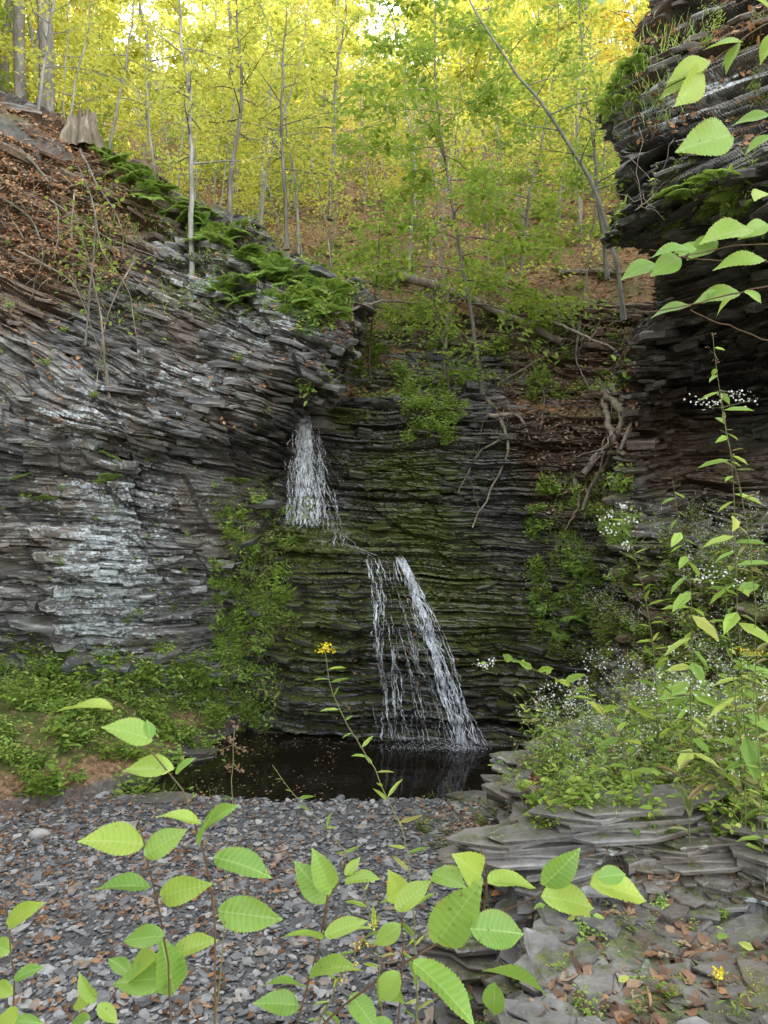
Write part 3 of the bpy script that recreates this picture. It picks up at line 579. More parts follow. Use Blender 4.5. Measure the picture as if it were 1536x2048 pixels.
# ------------------------------------------------------------------ trees
def build_tree(seed,path,r0,nb,bs,bl,nl,ls,leafm,bark,up=.45,tpl=QUAD,subs=4,jit=.13,name='tree',wob=.016):
    r=np.random.default_rng(seed); P=resample(path,18); Lh=np.linalg.norm(P[-1]-P[0])
    P[1:]+=np.cumsum(r.normal(0,wob*Lh/5,(17,3))*[1,1,0],axis=0)
    tt=np.linspace(0,1,18); R=r0*(1-tt)**.8+.006; R[0]*=1.35
    g=Geo(); V,fs=tube(P,R,8 if r0>.04 else 6); g.add(V,fs)
    tw=[]
    for b in range(nb):
        t=bs+(1-bs)*((b+r.random())/nb); p=np.array([np.interp(t,tt,P[:,i]) for i in range(3)]); az=b*2.4+r.normal(0,.5)
        L=bl*(1-.7*max(0,(t-bs))/(1-bs))*r.uniform(.5,1.15); d=nrm(np.array([np.cos(az),np.sin(az),up*r.uniform(.4,1.6)]))
        m=7; s=np.linspace(0,1,m)[:,None]; Q=p+d*L*s+np.array([0,0,-.12*L])*s**2+np.cumsum(r.normal(0,.03*L,(m,3)),0)*s
        rb=max(.004,np.interp(t,tt,R)*.5); V,fs=tube(Q,rb*(1-.8*s[:,0]),4); g.add(V,fs); tw.append((Q[2:],L))
        for k in range(subs):
            s0=r.uniform(.25,.95); q0=np.array([np.interp(s0,s[:,0],Q[:,i]) for i in range(3)]); d2=nrm(d+r.normal(0,.75,3)*[1,1,.5]); l2=L*r.uniform(.25,.55)
            Q2=q0+d2*l2*np.linspace(0,1,4)[:,None]+np.cumsum(r.normal(0,.02,(4,3)),0); V,fs=tube(Q2,np.linspace(rb*.35,.002,4),3); g.add(V,fs); tw.append((Q2,l2))
    W=np.array([w for _,w in tw]); W=W/W.sum(); cnt=r.multinomial(nl,W); pos=[]; di=[]
    for (Q,w),c in zip(tw,cnt):
        if not c: continue
        s=r.random(c)*(len(Q)-1); i=s.astype(int).clip(0,len(Q)-2); f=(s-i)[:,None]; pos.append(Q[i]*(1-f)+Q[i+1]*f); di.append(np.repeat([Q[-1]-Q[0]],c,0)/max(w,.01))
    pos=np.concatenate(pos)+r.normal(0,jit,(nl,3))*[1,1,.6]; di=np.concatenate(di)+r.normal(0,.8,(nl,3))*[1,1,.5]-[0,0,.15]
    nm=np.array([0,0,1.])+r.normal(0,.5,(nl,3)); c=Geo(); scatter(c,tpl,pos,di,nm,ls*r.uniform(.6,1.3,nl))
    return g.mesh('trunk',[bark],smooth=True),c.mesh('crown',[leafm])
def place_tree(ms,loc,rot=0,sc=1,label='slender tree with yellow green leaves on wooded slope',name='tree',group='trees of the wooded slope',cat='tree'):
    e=obj(name,None,loc,label=label,category=cat,group=group,rot=(0,0,rot),scale=sc); e.empty_display_size=.3
    obj('trunk',ms[0],parent=e); obj('crown',ms[1],parent=e); return e
def vpath(h,lean=(0,0)): return [[0,0,-.4],[lean[0]*.2,lean[1]*.2,h*.35],[lean[0]*.6,lean[1]*.6,h*.7],[lean[0],lean[1],h]]
TALL=[(build_tree(100+i,vpath(h,(rng.normal(0,1.3),rng.normal(0,1.))),r0,22,.2,2.6,nl,.175,lm,bk,subs=3,jit=.17,wob=.026),lb) for i,(h,r0,nl,lm,bk,lb) in enumerate([
 (13,.06,4200,YELG,BARKP,'tall slender tree with yellow green backlit leaves'),(15,.075,4800,YELG,BARK,'tall grey barked tree with yellow green leaves'),(11,.045,3600,MIDG,BARKP,'slender pale tree with light green leaves'),
 (14,.065,4200,GOLD,BARK,'tall tree turning golden yellow'),(12,.05,3600,YELG,BARKP,'slender tree with thin yellow green crown'),(13,.07,3000,RUST,BARKD,'tall tree with scattered rust orange leaves')])]
UND=[(build_tree(200+i,vpath(h,(rng.normal(0,.8),rng.normal(0,.6))),r0,14,.12,1.8,nl,.125,lm,BARKP,up=.3,subs=3,jit=.17,wob=.03),lb) for i,(h,r0,nl,lm,lb) in enumerate([
 (4.5,.022,1500,YELG,'yellow green understory sapling'),(3.5,.018,1100,MIDG,'light green understory sapling'),(5.5,.026,1800,YELG,'tall thin sapling with yellow leaves'),(3.,.016,800,GOLD,'small golden leaved sapling')])]
THIN=[(build_tree(250+i,vpath(h,(rng.normal(0,1.),rng.normal(0,.6))),r0,13,.25,1.1,nl,.085,lm,BARKP,up=.6,subs=3,tpl=LEAF,wob=.035),lb) for i,(h,r0,nl,lm,lb) in enumerate([
 (5.,.02,260,YELG,'thin nearly bare pale sapling'),(6.5,.025,400,MIDG,'thin sapling with few leaves'),(3.5,.015,260,YELG,'small thin sapling with sparse leaves')])]
pts=[]
def tree_field(n,y0,y1,mind,pw=1.):
    out=[]; tr=0
    while len(out)<n and tr<n*60:
        tr+=1; y=y0+(y1-y0)*rng.random()**pw; x=rng.uniform(-1,1)*(.6*y+3)
        if all((x-a)**2+(y-b)**2>mind**2 for a,b in pts[-400:]): pts.append((x,y)); out.append((x,y))
    return out
for x,y in tree_field(108,20,76,1.9,1.0):
    ms,lb=TALL[rng.choice(6,p=[.3,.22,.1,.13,.21,.04])]; place_tree(ms,(x,y,float(H(x,y))),rng.uniform(0,6.28),rng.uniform(.7,1.2),lb)
for x,y in tree_field(120,17.5,48,1.1,1.1):
    ms,lb=UND[rng.choice(4,p=[.37,.22,.3,.11])]; place_tree(ms,(x,y,float(H(x,y))),rng.uniform(0,6.28),rng.uniform(.7,1.5),lb,'sapling',group='understory saplings',cat='tree')
for q in range(36):
    y=rng.uniform(12.8,22); x=rng.uniform(-.3*y,.36*y)
    if x<-1 and y<15: y+=1.5
    ms,lb=THIN[rng.choice(3)]; place_tree(ms,(x,y,float(H(x,y))),rng.uniform(0,6.28),rng.uniform(.7,1.2),lb,'sapling',group='thin saplings on the slope',cat='tree')
for x,y in [(-11,13),(-13,17),(-15,14),(-12,21),(-17,19),(-19,23),(-14,25),(-21,15),(-18,27),(-10.5,17.5),(-9,19),(-13,29),(8.5,13),(7,14.5)]:
    ms,lb=TALL[rng.choice(6,p=[.26,.24,.14,.14,.17,.05])]; place_tree(ms,(x,y,float(H(x,y))),rng.uniform(0,6.28),rng.uniform(.9,1.2),lb)
for q,(u,d,h,r) in enumerate([(95,15.2,19,.16),(42,16.5,20,.13),(10,19,20,.11)]):
    x=X(u,d); ms=build_tree(300+q,vpath(h,(.5,.2)),r,20,.5,3.2,2800,.15,YELG,BARK); place_tree(ms,(x,d,float(H(x,d))-.2),0,1,'large grey barked tree rooted above shale cliff',group='large trees above the cliff')
def rim(seed,ptsv,r0,nb,bs,bl,nl,ls,lm,bk,label,up=.4,tpl=LEAF,name='sapling',jit=.1,subs=4):
    W=np.array([st(*p) for p in ptsv]); b=W[0].copy(); ms=build_tree(seed,W-b,r0,nb,bs,bl,nl,ls,lm,bk,up,tpl,subs,jit); place_tree(ms,tuple(b),0,1,label,name,'saplings on the gorge rim')
rim(401,[(965,790,12.4),(958,700,12.4),(930,530,12.3),(890,330,12.2),(868,180,12.1),(880,-60,12)],.03,34,.2,2.6,6000,.115,MIDG,BARK,'slender sapling with layered green leaves above waterfall',.12,jit=.13,subs=5)
rim(402,[(1248,640,11.8),(1225,500,11.7),(1180,350,11.5),(1060,180,11.3),(950,30,11.2),(880,-120,11)],.032,18,.3,1.8,1500,.09,MIDG,BARKP,'leaning pale barked sapling arching over the gorge',.3)
rim(403,[(380,610,11.1),(382,450,11.2),(370,250,11.2),(345,80,11.3),(338,-150,11.3)],.042,16,.35,1.5,900,.08,YELG,BARKP,'pale slender sapling growing from shale ledge',.3)
rim(404,[(575,500,13.5),(565,380,13.5),(555,250,13.5),(560,0,13.5)],.04,18,.3,1.6,1100,.09,YELG,BARK,'grey sapling on the cliff rim',.4)
rim(405,[(458,470,13),(462,330,13),(475,200,13),(470,-50,13)],.045,18,.4,1.8,1100,.09,YELG,BARK,'mossy grey trunk on the cliff rim',.4)
rim(406,[(215,330,12.8),(235,200,12.8),(262,40,12.8),(280,-100,12.8)],.025,14,.3,1.4,700,.08,YELG,BARKP,'thin pale sapling on leafy cliff top',.4)
rim(407,[(70,270,13),(85,150,13),(110,0,13),(120,-150,13)],.03,14,.3,1.5,800,.09,YELG,BARKP,'thin grey sapling beside big trunks',.4)
rim(408,[(520,480,14),(540,300,14),(600,100,14),(620,-50,14)],.025,14,.3,1.5,900,.09,YELG,BARKP,'thin leaning sapling on the rim',.4)
rim(409,[(1215,560,13),(1190,300,13),(1165,100,13),(1150,-80,13)],.032,16,.3,1.8,1700,.09,YELG,BARK,'grey sapling beside dark overhang',.4)
rim(410,[(660,440,17),(670,250,17),(690,50,17),(700,-60,17)],.045,18,.3,2.,1700,.1,YELG,BARK,'slender woodland tree on slope',.4)
rim(411,[(1040,560,15.5),(1060,400,15.5),(1100,200,15.5),(1120,0,15.5)],.035,22,.12,2.,2600,.11,MIDG,BARK,'leafy sapling on rusty slope',.3)
rim(412,[(740,760,12.9),(745,650,12.8),(760,540,12.6),(770,420,12.5)],.014,12,.2,.9,500,.08,MIDG,BARKD,'small green sapling rooted in rock ledge',.2)
rim(415,[(900,800,12.2),(890,700,12.1),(870,620,12.0),(860,560,12.0)],.012,12,.15,.8,500,.08,MIDG,BARKD,'small leafy sapling above the fall lip',.2)
rim(413,[(170,690,10.2),(185,520,10.2),(190,420,10.2),(150,330,10.2)],.012,10,.3,.8,120,.08,MIDG,BARK,'nearly bare shrub stem on shale ledge',.5)
rim(414,[(220,800,9.9),(205,640,9.9),(180,520,9.9),(140,400,9.8)],.012,10,.3,.8,90,.08,MIDG,DEAD,'dead twiggy shrub on shale ledge',.5)
rim(416,[(310,350,12.5),(300,250,12.5),(290,150,12.6),(300,20,12.6)],.016,12,.2,1.,200,.08,YELG,BARKP,'thin bare sapling on the cliff rim',.5)
rim(417,[(130,300,12.8),(150,200,12.8),(180,60,12.9),(190,-80,12.9)],.018,12,.2,1.1,200,.08,YELG,BARKP,'thin bare sapling on the cliff rim',.5)
print('trees',time.time()-T0)

# ------------------------------------------------------------------ logs, roots, stump
def woody(name,ptsv,r0,r1,mat,label,cat,seed,twigs=0,k=8,grp=None,snap=False):
    r=np.random.default_rng(seed)
    if snap:
        pk=[]
        for (u,v,d) in ptsv:
            q=pick(u,v); pk.append((u,v,(q[1] if q is not None else d)-r0*1.6))
        ptsv=pk
    W=np.array([st(*p) for p in ptsv]); b=W[0].copy(); P=resample(W-b,16); P[1:-1]+=r.normal(0,r0*.25,(14,3)); g=Geo()
    V,fs=tube(P,np.linspace(r0,r1,16)*r.uniform(.85,1.15,16),k,True); g.add(V,fs)
    for t in range(twigs):
        i=r.integers(3,15); d=nrm(r.normal(size=3)+[0,-.3,.5]); L=r.uniform(.15,.7); Q=P[i]+d*L*np.linspace(0,1,6)[:,None]+np.cumsum(r.normal(0,.025,(6,3)),0); V,fs=tube(Q,np.linspace(r1*.7,.003,6),4); g.add(V,fs)
    obj(name,g.mesh(name,[mat],smooth=True),tuple(b),label=label,category=cat,group=grp)
woody('fallen_log',[(780,545,14.9),(900,580,14.5),(1000,625,14.0),(1125,685,13.0)],.1,.06,DEAD,'weathered grey fallen log lying across slope','log',1,8,snap=True)
woody('fallen_log',[(1120,545,14.5),(1180,542,14.2),(1260,548,13.8)],.06,.05,DEAD,'short pale fallen log on leaf litter','log',2,5,snap=True)
woody('fallen_branch',[(700,560,14.5),(850,590,14.4),(960,700,13.2)],.03,.012,DEAD,'thin dead branch on the slope','branch',3,10,5,'dead branches',snap=True)
woody('fallen_branch',[(640,640,13.5),(760,600,14.),(880,610,14.2)],.025,.01,DEAD,'thin dead branch on the slope','branch',4,8,5,'dead branches',snap=True)
woody('fallen_branch',[(870,440,17),(940,420,17.2),(1040,400,17.8)],.06,.03,DEAD,'bleached branch on rusty slope','branch',5,6,5,'dead branches',snap=True)
woody('fallen_branch',[(1000,650,13.5),(1100,640,13),(1230,700,12.2)],.03,.012,DEAD,'thin dead branch on the slope','branch',6,8,5,'dead branches',snap=True)
woody('fallen_branch',[(1010,760,12.3),(1110,700,12.4),(1240,640,12.2)],.02,.008,DEAD,'thin dead branch on the slope','branch',7,10,5,'dead branches',snap=True)
R_=[([(975,800,12.2),(1010,850,11.9),(1020,900,11.5),(990,970,11.2),(945,1055,10.9)],.04,.01),([(975,830,12),(1040,830,11.7),(1060,880,11.3)],.035,.012),([(1000,880,11.4),(960,900,11.2),(915,985,11.1)],.02,.006),
 ([(1210,785,11.3),(1255,830,11.1),(1250,870,10.8),(1200,940,10.4),(1165,1020,10.2)],.07,.025),([(1205,800,11.2),(1220,860,10.8),(1235,890,10.5),(1200,900,10.4)],.05,.03),([(1165,950,10.5),(1200,905,10.4),(1245,905,10.3)],.05,.03),([(1150,960,10.6),(1160,1010,10.4),(1130,1060,10.4)],.035,.01),
 ([(1220,770,11.2),(1270,830,10.9),(1240,900,10.4)],.045,.02),([(870,560,13.5),(880,600,13.2),(850,590,13.0)],.06,.03),([(1160,640,12.6),(1150,720,12.3),(1180,780,11.6)],.03,.01),
 ([(40,300,12),(90,350,11.8),(120,430,11.4),(110,520,11)],.03,.008),([(160,300,12),(200,380,11.6),(240,430,11.2),(250,520,10.8)],.025,.006),([(10,400,11.5),(60,430,11.2),(90,500,11),(60,600,10.6)],.02,.006),([(1060,720,12.4),(1090,790,12),(1080,860,11.5)],.02,.006)]
for q,(p,a,b) in enumerate(R_): woody('exposed_root',p,a,b,DEAD if q<7 else BARK,'gnarled exposed tree root gripping shale','root',20+q,5,7,'exposed tree roots',snap=True)
T_=[[(190,420,10.6),(200,500,10.4),(260,580,10.1),(275,690,9.9)],[(150,380,10.9),(140,480,10.6),(200,560,10.2)],[(270,520,10.6),(240,570,10.3),(210,640,10.1),(190,790,9.8)],[(100,400,11),(200,470,10.6),(330,520,10.6)],[(1320,380,6.2),(1300,400,6.1),(1270,420,6.1)],[(30,500,10.6),(150,560,10.2),(220,760,9.8)]]
for q,p in enumerate(T_): woody('dead_branch',p,.016,.005,DEAD,'bleached bare branch hanging over shale face','branch',40+q,9,5,'bare branches on the cliff')
def stump():
    r=np.random.default_rng(5); n=40; th=np.arange(n)*2*np.pi/n; rad=.26*(1+.2*np.sin(th*5)+.13*r.normal(size=n)); g=Geo(); rows=[]
    for h,s in ((-.3,1.6),(0,1.3),(.15,1.05),(.3,.95),(1,.88)):
        top=(.25+.45*r.random(n)**2+.16*np.sin(th)) if h==1 else h
        rows.append(np.stack([np.cos(th)*rad*s,np.sin(th)*rad*s,np.broadcast_to(top,(n,))],1))
    rows.append(rows[-1]*[.6,.6,1]-[0,0,.15]); V=np.concatenate(rows); i=np.arange(5)[:,None]*n; j=np.arange(n)[None]; g.add(V,[np.stack([i+j,i+(j+1)%n,i+n+(j+1)%n,i+n+j],-1).reshape(-1,4),(np.arange(n)+5*n)[None]]); return g.mesh('tree_stump',[DEAD])
p=st(165,275,12.9); obj('tree_stump',stump(),tuple(p),label='broken grey tree stump on leaf covered cliff top',category='stump',scale=.85)

# ------------------------------------------------------------------ ferns and herbs
def fern_mesh(seed,n=8,L=.42):
    r=np.random.default_rng(seed); g=Geo()
    for i in range(n):
        az=i*2*np.pi/n+r.normal(0,.3); l=L*r.uniform(.7,1.15); d=np.array([np.cos(az),np.sin(az),0]); s=np.linspace(0,1,10)[:,None]; Q=d*l*s*.95+np.array([0,0,1.])*l*(.75*s-.75*s**2*1.05)
        V,fs=tube(Q,np.linspace(.004,.001,10),3); g.add(V,fs,1)
        t=np.linspace(.15,.98,17); p=np.stack([np.interp(t,s[:,0],Q[:,k]) for k in range(3)],1); side=np.cross(d,[0,0,1]); sz=l*.3*np.sin(np.pi*t**.75)+.01
        for sg in (1,-1): scatter(g,LANCE,p,side*sg+d*.35+[0,0,-.12],np.array([0,0,1.])+d*.2,sz)
    return g.mesh('fern',[FERN,STEM])
FM=[fern_mesh(i) for i in range(3)]
def ferns(lst,label,s0=1.):
    for u,v in lst:
        p=pick(u,v)
        if p is None: continue
        obj('fern',FM[rng.integers(3)],(p[0],p[1]-.05,p[2]+.01),label=label,category='fern',group='ferns on the rock',rot=(rng.uniform(.1,.6),rng.normal(0,.15),rng.uniform(0,6.28)),scale=s0*rng.uniform(.6,1.1))
cr=[(200+i*6.2+rng.normal(0,6),305+i*4.15+rng.normal(0,14)) for i in range(78)]; ferns(cr,'green fern growing along the cliff edge',.8)
ferns([(rng.uniform(440,680),rng.uniform(545,625)) for _ in range(34)],'green fern growing along the cliff edge',.8)
ferns([(205,960),(50,965),(100,1000),(480,960),(215,910)],'small fern growing from a crack in shale',.7)
ferns([(1390,410),(1440,430),(1360,450),(1480,390),(1340,480),(1420,370),(1500,430),(1350,400)],'bright fern hanging from shale overhang',.75)
ferns([(1240,160),(1220,190),(1260,140),(1215,220),(1280,120)],'fern on top edge of dark overhang',.5)
ferns([(1135,1235),(1160,1250),(1110,1270),(1000,560),(880,690),(760,700)],'fern at the foot of wet rock',.9)
def herb(seed,ns,ht,ll,tpl,nl,spread,lm,flower=None,fn=14,fs=.012,wid=1.,sr=.0028):
    r=np.random.default_rng(seed); g=Geo(); fl=Geo()
    for s in range(ns):
        az=r.uniform(0,6.28); L=ht*r.uniform(.45,1.15); b=r.normal(0,.04,3)*[1,1,0]; lean=spread*r.uniform(.3,1.2)*L; t=np.linspace(0,1,9)[:,None]
        Q=b+np.array([np.cos(az)*lean,np.sin(az)*lean,0])*t**1.5+np.array([0,0,L])*(t-.12*t**3)-[0,0,.03]; Q[1:]+=np.cumsum(r.normal(0,.006,(8,3)),0)
        V,fs_=tube(Q,np.linspace(sr,.001,9),4); g.add(V,fs_,1)
        tt=np.linspace(.15,.98,nl)+r.normal(0,.03,nl); tt=tt.clip(0,1); p=np.stack([np.interp(tt,t[:,0],Q[:,k]) for k in range(3)],1); a2=np.arange(nl)*2.4+r.uniform(0,6)
        d=np.stack([np.cos(a2),np.sin(a2),r.uniform(-.35,.55,nl)],1); scatter(g,tpl,p,d,np.array([0,0,1.])+r.normal(0,.3,(nl,3)),ll*r.uniform(.5,1.2,nl)*(1.1-.5*tt),0,wid=wid)
        if flower is not None:
            top=Q[-1]
            for c in range(5):
                cc=top+r.normal(0,.05,3); n=fn; pp=cc+r.normal(0,.018,(n,3)); fd=r.normal(size=(n,3)); scatter(fl,HEX,pp,fd,np.array([0,-.5,1.])+r.normal(0,.5,(n,3)),fs*r.uniform(.7,1.3,n))
                V,f_=tube(np.array([Q[-2],(Q[-2]+cc)/2+[0,0,.005],cc]),[.0012,.001,.0008],3); g.add(V,f_,1)
    return g.mesh('herb',[lm,STEMG]), (fl.mesh('blossom',[flower]) if flower is not None else None)
HB={'leafy':[herb(1,9,.3,.085,LEAF,10,.5,HERB),herb(2,8,.38,.1,LEAF,9,.5,MIDG),herb(3,10,.25,.07,LEAF,9,.6,HERB)],
 'lance':[herb(4,7,.5,.1,LANCE,14,.6,GRASS),herb(5,6,.6,.11,LANCE,15,.6,MIDG),herb(9,6,.5,.09,LANCE,12,.7,OLIV)],
 'mixed':[herb(10,7,.4,.09,LEAF,9,.7,OLIV),herb(11,6,.45,.08,LEAF,10,.7,MIDG),herb(12,7,.35,.07,LEAF,9,.7,GRASS)],
 'aster':[herb(6,6,.5,.07,LEAF,10,.6,MIDG,WHITE,6,.011),herb(7,5,.6,.08,LANCE,13,.6,OLIV,WHITE,6,.011)],
 'gold':[herb(8,3,.55,.09,LANCE,18,.3,GRASS,YELLOW,8,.007)]}
def put_herb(kind,u,v,s,label,name,cat='plant',grp=None,p=None,tilt=0.1):
    p=pick(u,v) if p is None else p
    if p is None: return
    if p[1]<5: s=s*(.4+.12*p[1])
    ms=HB[kind][rng.integers(len(HB[kind]))]
    o=obj(name,ms[0],(p[0],p[1]-.02,p[2]),label=label,category=cat,group=grp,rot=(rng.normal(tilt,.15),rng.normal(0,.15),rng.uniform(0,6.28)),scale=s)
    if ms[1]: obj('blossom',ms[1],parent=o)
for _ in range(155): put_herb('leafy',rng.uniform(-20,450),rng.uniform(1345,1590) if rng.random()<.7 else rng.uniform(1310,1420),rng.uniform(.8,1.4),'light green leafy herb at foot of the cliff','leafy_herb',grp='herbs at the foot of the cliff')
for _ in range(125):
    v=rng.uniform(1010,1470); u=rng.normal(498-(v-1230)*.1,36); put_herb('lance' if rng.random()<.25 else 'leafy',u,v,rng.uniform(.6,1.15),'green herb trailing down the shale wall','trailing_herb',grp='herbs on the shale wall',tilt=.6)
for _ in range(50): put_herb('leafy',rng.uniform(1040,1260),rng.uniform(970,1290),rng.uniform(.6,1.2),'broad leaved green herb on damp rock','leafy_herb',grp='herbs beside the waterfall',tilt=.5)
for _ in range(44): put_herb('leafy',rng.uniform(800,940),rng.uniform(750,890),rng.uniform(.7,1.2),'yellow green herb on ledge above waterfall','leafy_herb',grp='herbs above the waterfall',tilt=.3)
for _ in range(100): put_herb('leafy',rng.uniform(600,1230),rng.uniform(420,800),rng.uniform(.6,1.5),'small green plant on leafy slope','leafy_herb',grp='herbs on the slope')
for _ in range(40): put_herb('leafy',rng.uniform(0,600),rng.uniform(420,1300),rng.uniform(.25,.6),'small plant growing from shale crack','leafy_herb',grp='herbs on the cliff',tilt=.5)
for _ in range(150): put_herb(rng.choice(['lance','mixed','leafy'],p=[.35,.4,.25]),rng.uniform(1060,1540),rng.uniform(1140,1670),rng.uniform(.55,1.1),'green stemmed herb on rocky bank','bank_herb',grp='herbs on the rocky bank')
for _ in range(55): put_herb(rng.choice(['leafy','mixed']),rng.uniform(1240,1560),rng.uniform(1250,1720),rng.uniform(.7,1.2),'leafy green weed on rocky bank','bank_herb',grp='herbs on the rocky bank')
for _ in range(80): put_herb('aster',rng.uniform(1130,1540),rng.uniform(1020,1620),rng.uniform(.6,.95),'white flowered aster on rocky bank','aster',grp='asters on the rocky bank')
for u,v in [(1200,1300),(1250,1330),(1500,1330),(1470,1480),(1180,1350),(1440,2020),(1400,1560),(1530,1650)]: put_herb('gold',u,v+30,rng.uniform(.5,.75),'goldenrod with small yellow flower heads','goldenrod',grp='goldenrods on the bank')
for _ in range(56): put_herb(rng.choice(['lance','mixed']),rng.uniform(850,1300),rng.uniform(1530,1710),rng.uniform(.3,.6),'small green herb among ledge stones','bank_herb',grp='herbs on the rocky bank')
for _ in range(34): put_herb(rng.choice(['leafy','mixed']),rng.uniform(950,1536),rng.uniform(1790,2048),rng.uniform(.2,.5),'small seedling between shale stones','seedling',grp='seedlings between the stones')
for _ in range(34): put_herb('lance',rng.uniform(1200,1536),rng.uniform(60,520),rng.uniform(.3,.6),'plant hanging from shale overhang','hanging_herb',grp='plants on the overhang',tilt=.9)
g=Geo()
for (u0,u1,v0,v1,n,s,tp) in [(0,450,1330,1610,4500,.14,BLADE),(440,560,1010,1450,6500,.05,LEAF),(440,560,1010,1450,1600,.16,BLADE),(0,450,1330,1600,9000,.055,LEAF),(1040,1536,1280,1700,3500,.12,BLADE),(1100,1260,960,1150,1800,.16,BLADE),(850,1300,1540,1700,3400,.08,BLADE),
   (1040,1536,1000,1650,3500,.04,LEAF),(600,1250,360,800,8000,.08,LEAF),(150,700,300,620,3500,.05,LEAF),(640,1250,600,800,900,.2,BLADE),(200,700,320,650,2000,.15,BLADE),(1200,1400,60,260,700,.14,BLADE),(1300,1536,350,520,900,.05,LEAF),(0,420,560,1300,500,.05,LEAF),(900,1536,1750,2048,700,.04,LEAF)]:
    p=near_pts(u0,u1,v0,v1,n); n=len(p)
    if not n: continue
    k=fbm(p[:,0]*1.6,p[:,1]*1.6,p[:,2]*1.6,seed=33)>.45; p=p[k]; n=len(p)
    if tp is BLADE: d=np.array([0,-.25,1.])+rng.normal(0,.45,(n,3)); nn=rdir(n)+[0,-1,0]
    else: d=rdir(n,.5); nn=np.array([0,-.5,.9])+rng.normal(0,.4,(n,3))
    scatter(g,tp,p+rng.normal(0,.03,(n,3))+[0,-.03,.02],d,nn,s*rng.uniform(.5,1.4,n),0 if rng.random()<.5 else 1)
p=near_pts(880,1536,1480,1740,6500); n=len(p); scatter(g,BLADE,p+[0,0,.01],rdir(n,.25),rdir(n)+[0,0,1],rng.uniform(.05,.14,n),2)
p=near_pts(0,260,230,560,1200); n=len(p); scatter(g,BLADE,p+[0,-.02,.01],rdir(n,.6)-[0,0,.4],rdir(n)+[0,-1,.3],rng.uniform(.1,.35,n),2)
STRAW=leaf_mat('dry_straw',[(.16,.11,.06),(.3,.22,.13),(.42,.33,.2)],(.4,.3,.15),.15,.7)
obj('ground_cover',g.mesh('ground_cover',[GRASS,HERB,STRAW]),kind='stuff',label='grass blades and creeping green plants on banks and ledges',category='ground cover')
print('herbs',time.time()-T0)

# ------------------------------------------------------------------ near plants
def near_plant(name,label,cat,stems,lvs,d,lm=FORE,stem=STEM,r0=.0024,wid=1.,root=True,grp=None,tpl=BIG,seed=1,nmv=(0,-.5,.8),ls=.92):
    r=np.random.default_rng(seed); g=Geo(); base=None
    for q,S in enumerate(stems):
        W=np.array([st(u,v,d+dd) for u,v,dd in S])
        if root and q==0:
            b=W[-1].copy(); b[2]=float(H(b[0],b[1]))-.02; W=np.vstack([W,(W[-1]+b)/2+r.normal(0,.01,3),b]); base=b
        if base is None: base=W[-1].copy()
        n=24; P=resample(W,n); P[1:-1]+=r.normal(0,.0012,(n-2,3)); V,fs=tube(P-base,np.linspace(r0*.45,r0*(1.3 if q==0 else .9),n),6); g.add(V,fs,1)
    pos=[];dr_=[];nm=[];sz=[]
    for (u0,v0,u1,v1) in lvs:
        dd=d+r.normal(0,.03); a=st(u0,v0,dd); b=st(u1,v1,dd+r.uniform(-.06,.03)); L=np.linalg.norm(b-a)*ls
        pos.append(a-base); dr_.append(b-a); nm.append(np.array(nmv)+r.normal(0,.34,3)); sz.append(L)
    scatter(g,(tpl[0],tpl[1]),np.array(pos),np.array(dr_),np.array(nm),np.array(sz),0,uv=tpl[2] if len(tpl)>2 else None,wid=np.array([wid]*len(pos))*r.uniform(.82,1.1,len(pos)))
    return obj(name,g.mesh(name,[lm,stem],smooth=True,uv=True),tuple(base),label=label,category=cat,group=grp),base
G_='serrate leaved saplings beside the path'
near_plant('beech_sapling','young sapling with serrated ribbed green leaves','sapling',
 [[(222,1418,.02),(300,1480,.02),(345,1535,.0),(400,1640,0),(425,1760,0),(432,1900,0),(430,2100,0),(430,2400,0)]],
 [(225,1420,108,1396),(305,1480,205,1440),(300,1478,296,1432),(348,1540,232,1525),(352,1548,386,1508),(404,1650,314,1612),(408,1656,466,1598),(428,1715,552,1737),(436,1822,568,1838),(400,1690,420,1600)],1.1,seed=3,grp=G_,wid=.95)
near_plant('beech_sapling','thin sapling with serrated green leaves','sapling',
 [[(275,1630,.02),(290,1700,0),(315,1800,0),(335,1900,0),(345,2050,0),(350,2400,0)]],
 [(288,1690,152,1664),(290,1712,372,1652),(302,1775,188,1756),(322,1792,414,1766),(330,1872,232,1876),(340,1915,432,1862),(345,1960,210,1950),(348,1985,330,1880)],1.12,seed=4,grp=G_,wid=.95)
near_plant('beech_sapling','small sapling with green ribbed leaves','sapling',
 [[(10,1800,0),(25,1900,0),(30,2000,0),(20,2200,0)]],
 [(15,1850,75,1800),(22,1905,-30,1880),(28,1960,85,1925),(25,1990,-25,1960),(30,2040,88,2048),(30,2050,-10,2010)],1.15,seed=5,grp=G_,wid=.9)
near_plant('beech_sapling','small sapling with broad green leaves','sapling',
 [[(262,1950,0),(220,1980,0),(190,2040,0),(180,2200,0)]],
 [(195,1990,128,2010),(190,2005,150,1950),(180,2040,120,2048),(195,2010,240,2045),(262,1950,210,1905),(262,1950,300,1900),(262,1965,340,1965)],1.2,seed=6,grp=G_,wid=.9)
near_plant('beech_sapling','sapling with paired serrated green leaves','sapling',
 [[(655,1790,0),(650,1860,0),(620,1960,0),(580,2080,0),(560,2400,0)],[(690,1750,.02),(670,1775,.01),(655,1800,.0),(650,1860,0)]],
 [(655,1802,588,1722),(664,1785,626,1700),(690,1765,758,1742),(650,1872,736,1830),(645,1880,560,1846),(620,1950,700,1910),(610,1975,530,1945),(598,2010,510,2000),(690,1750,722,1712)],1.15,seed=7,grp=G_,wid=.9)
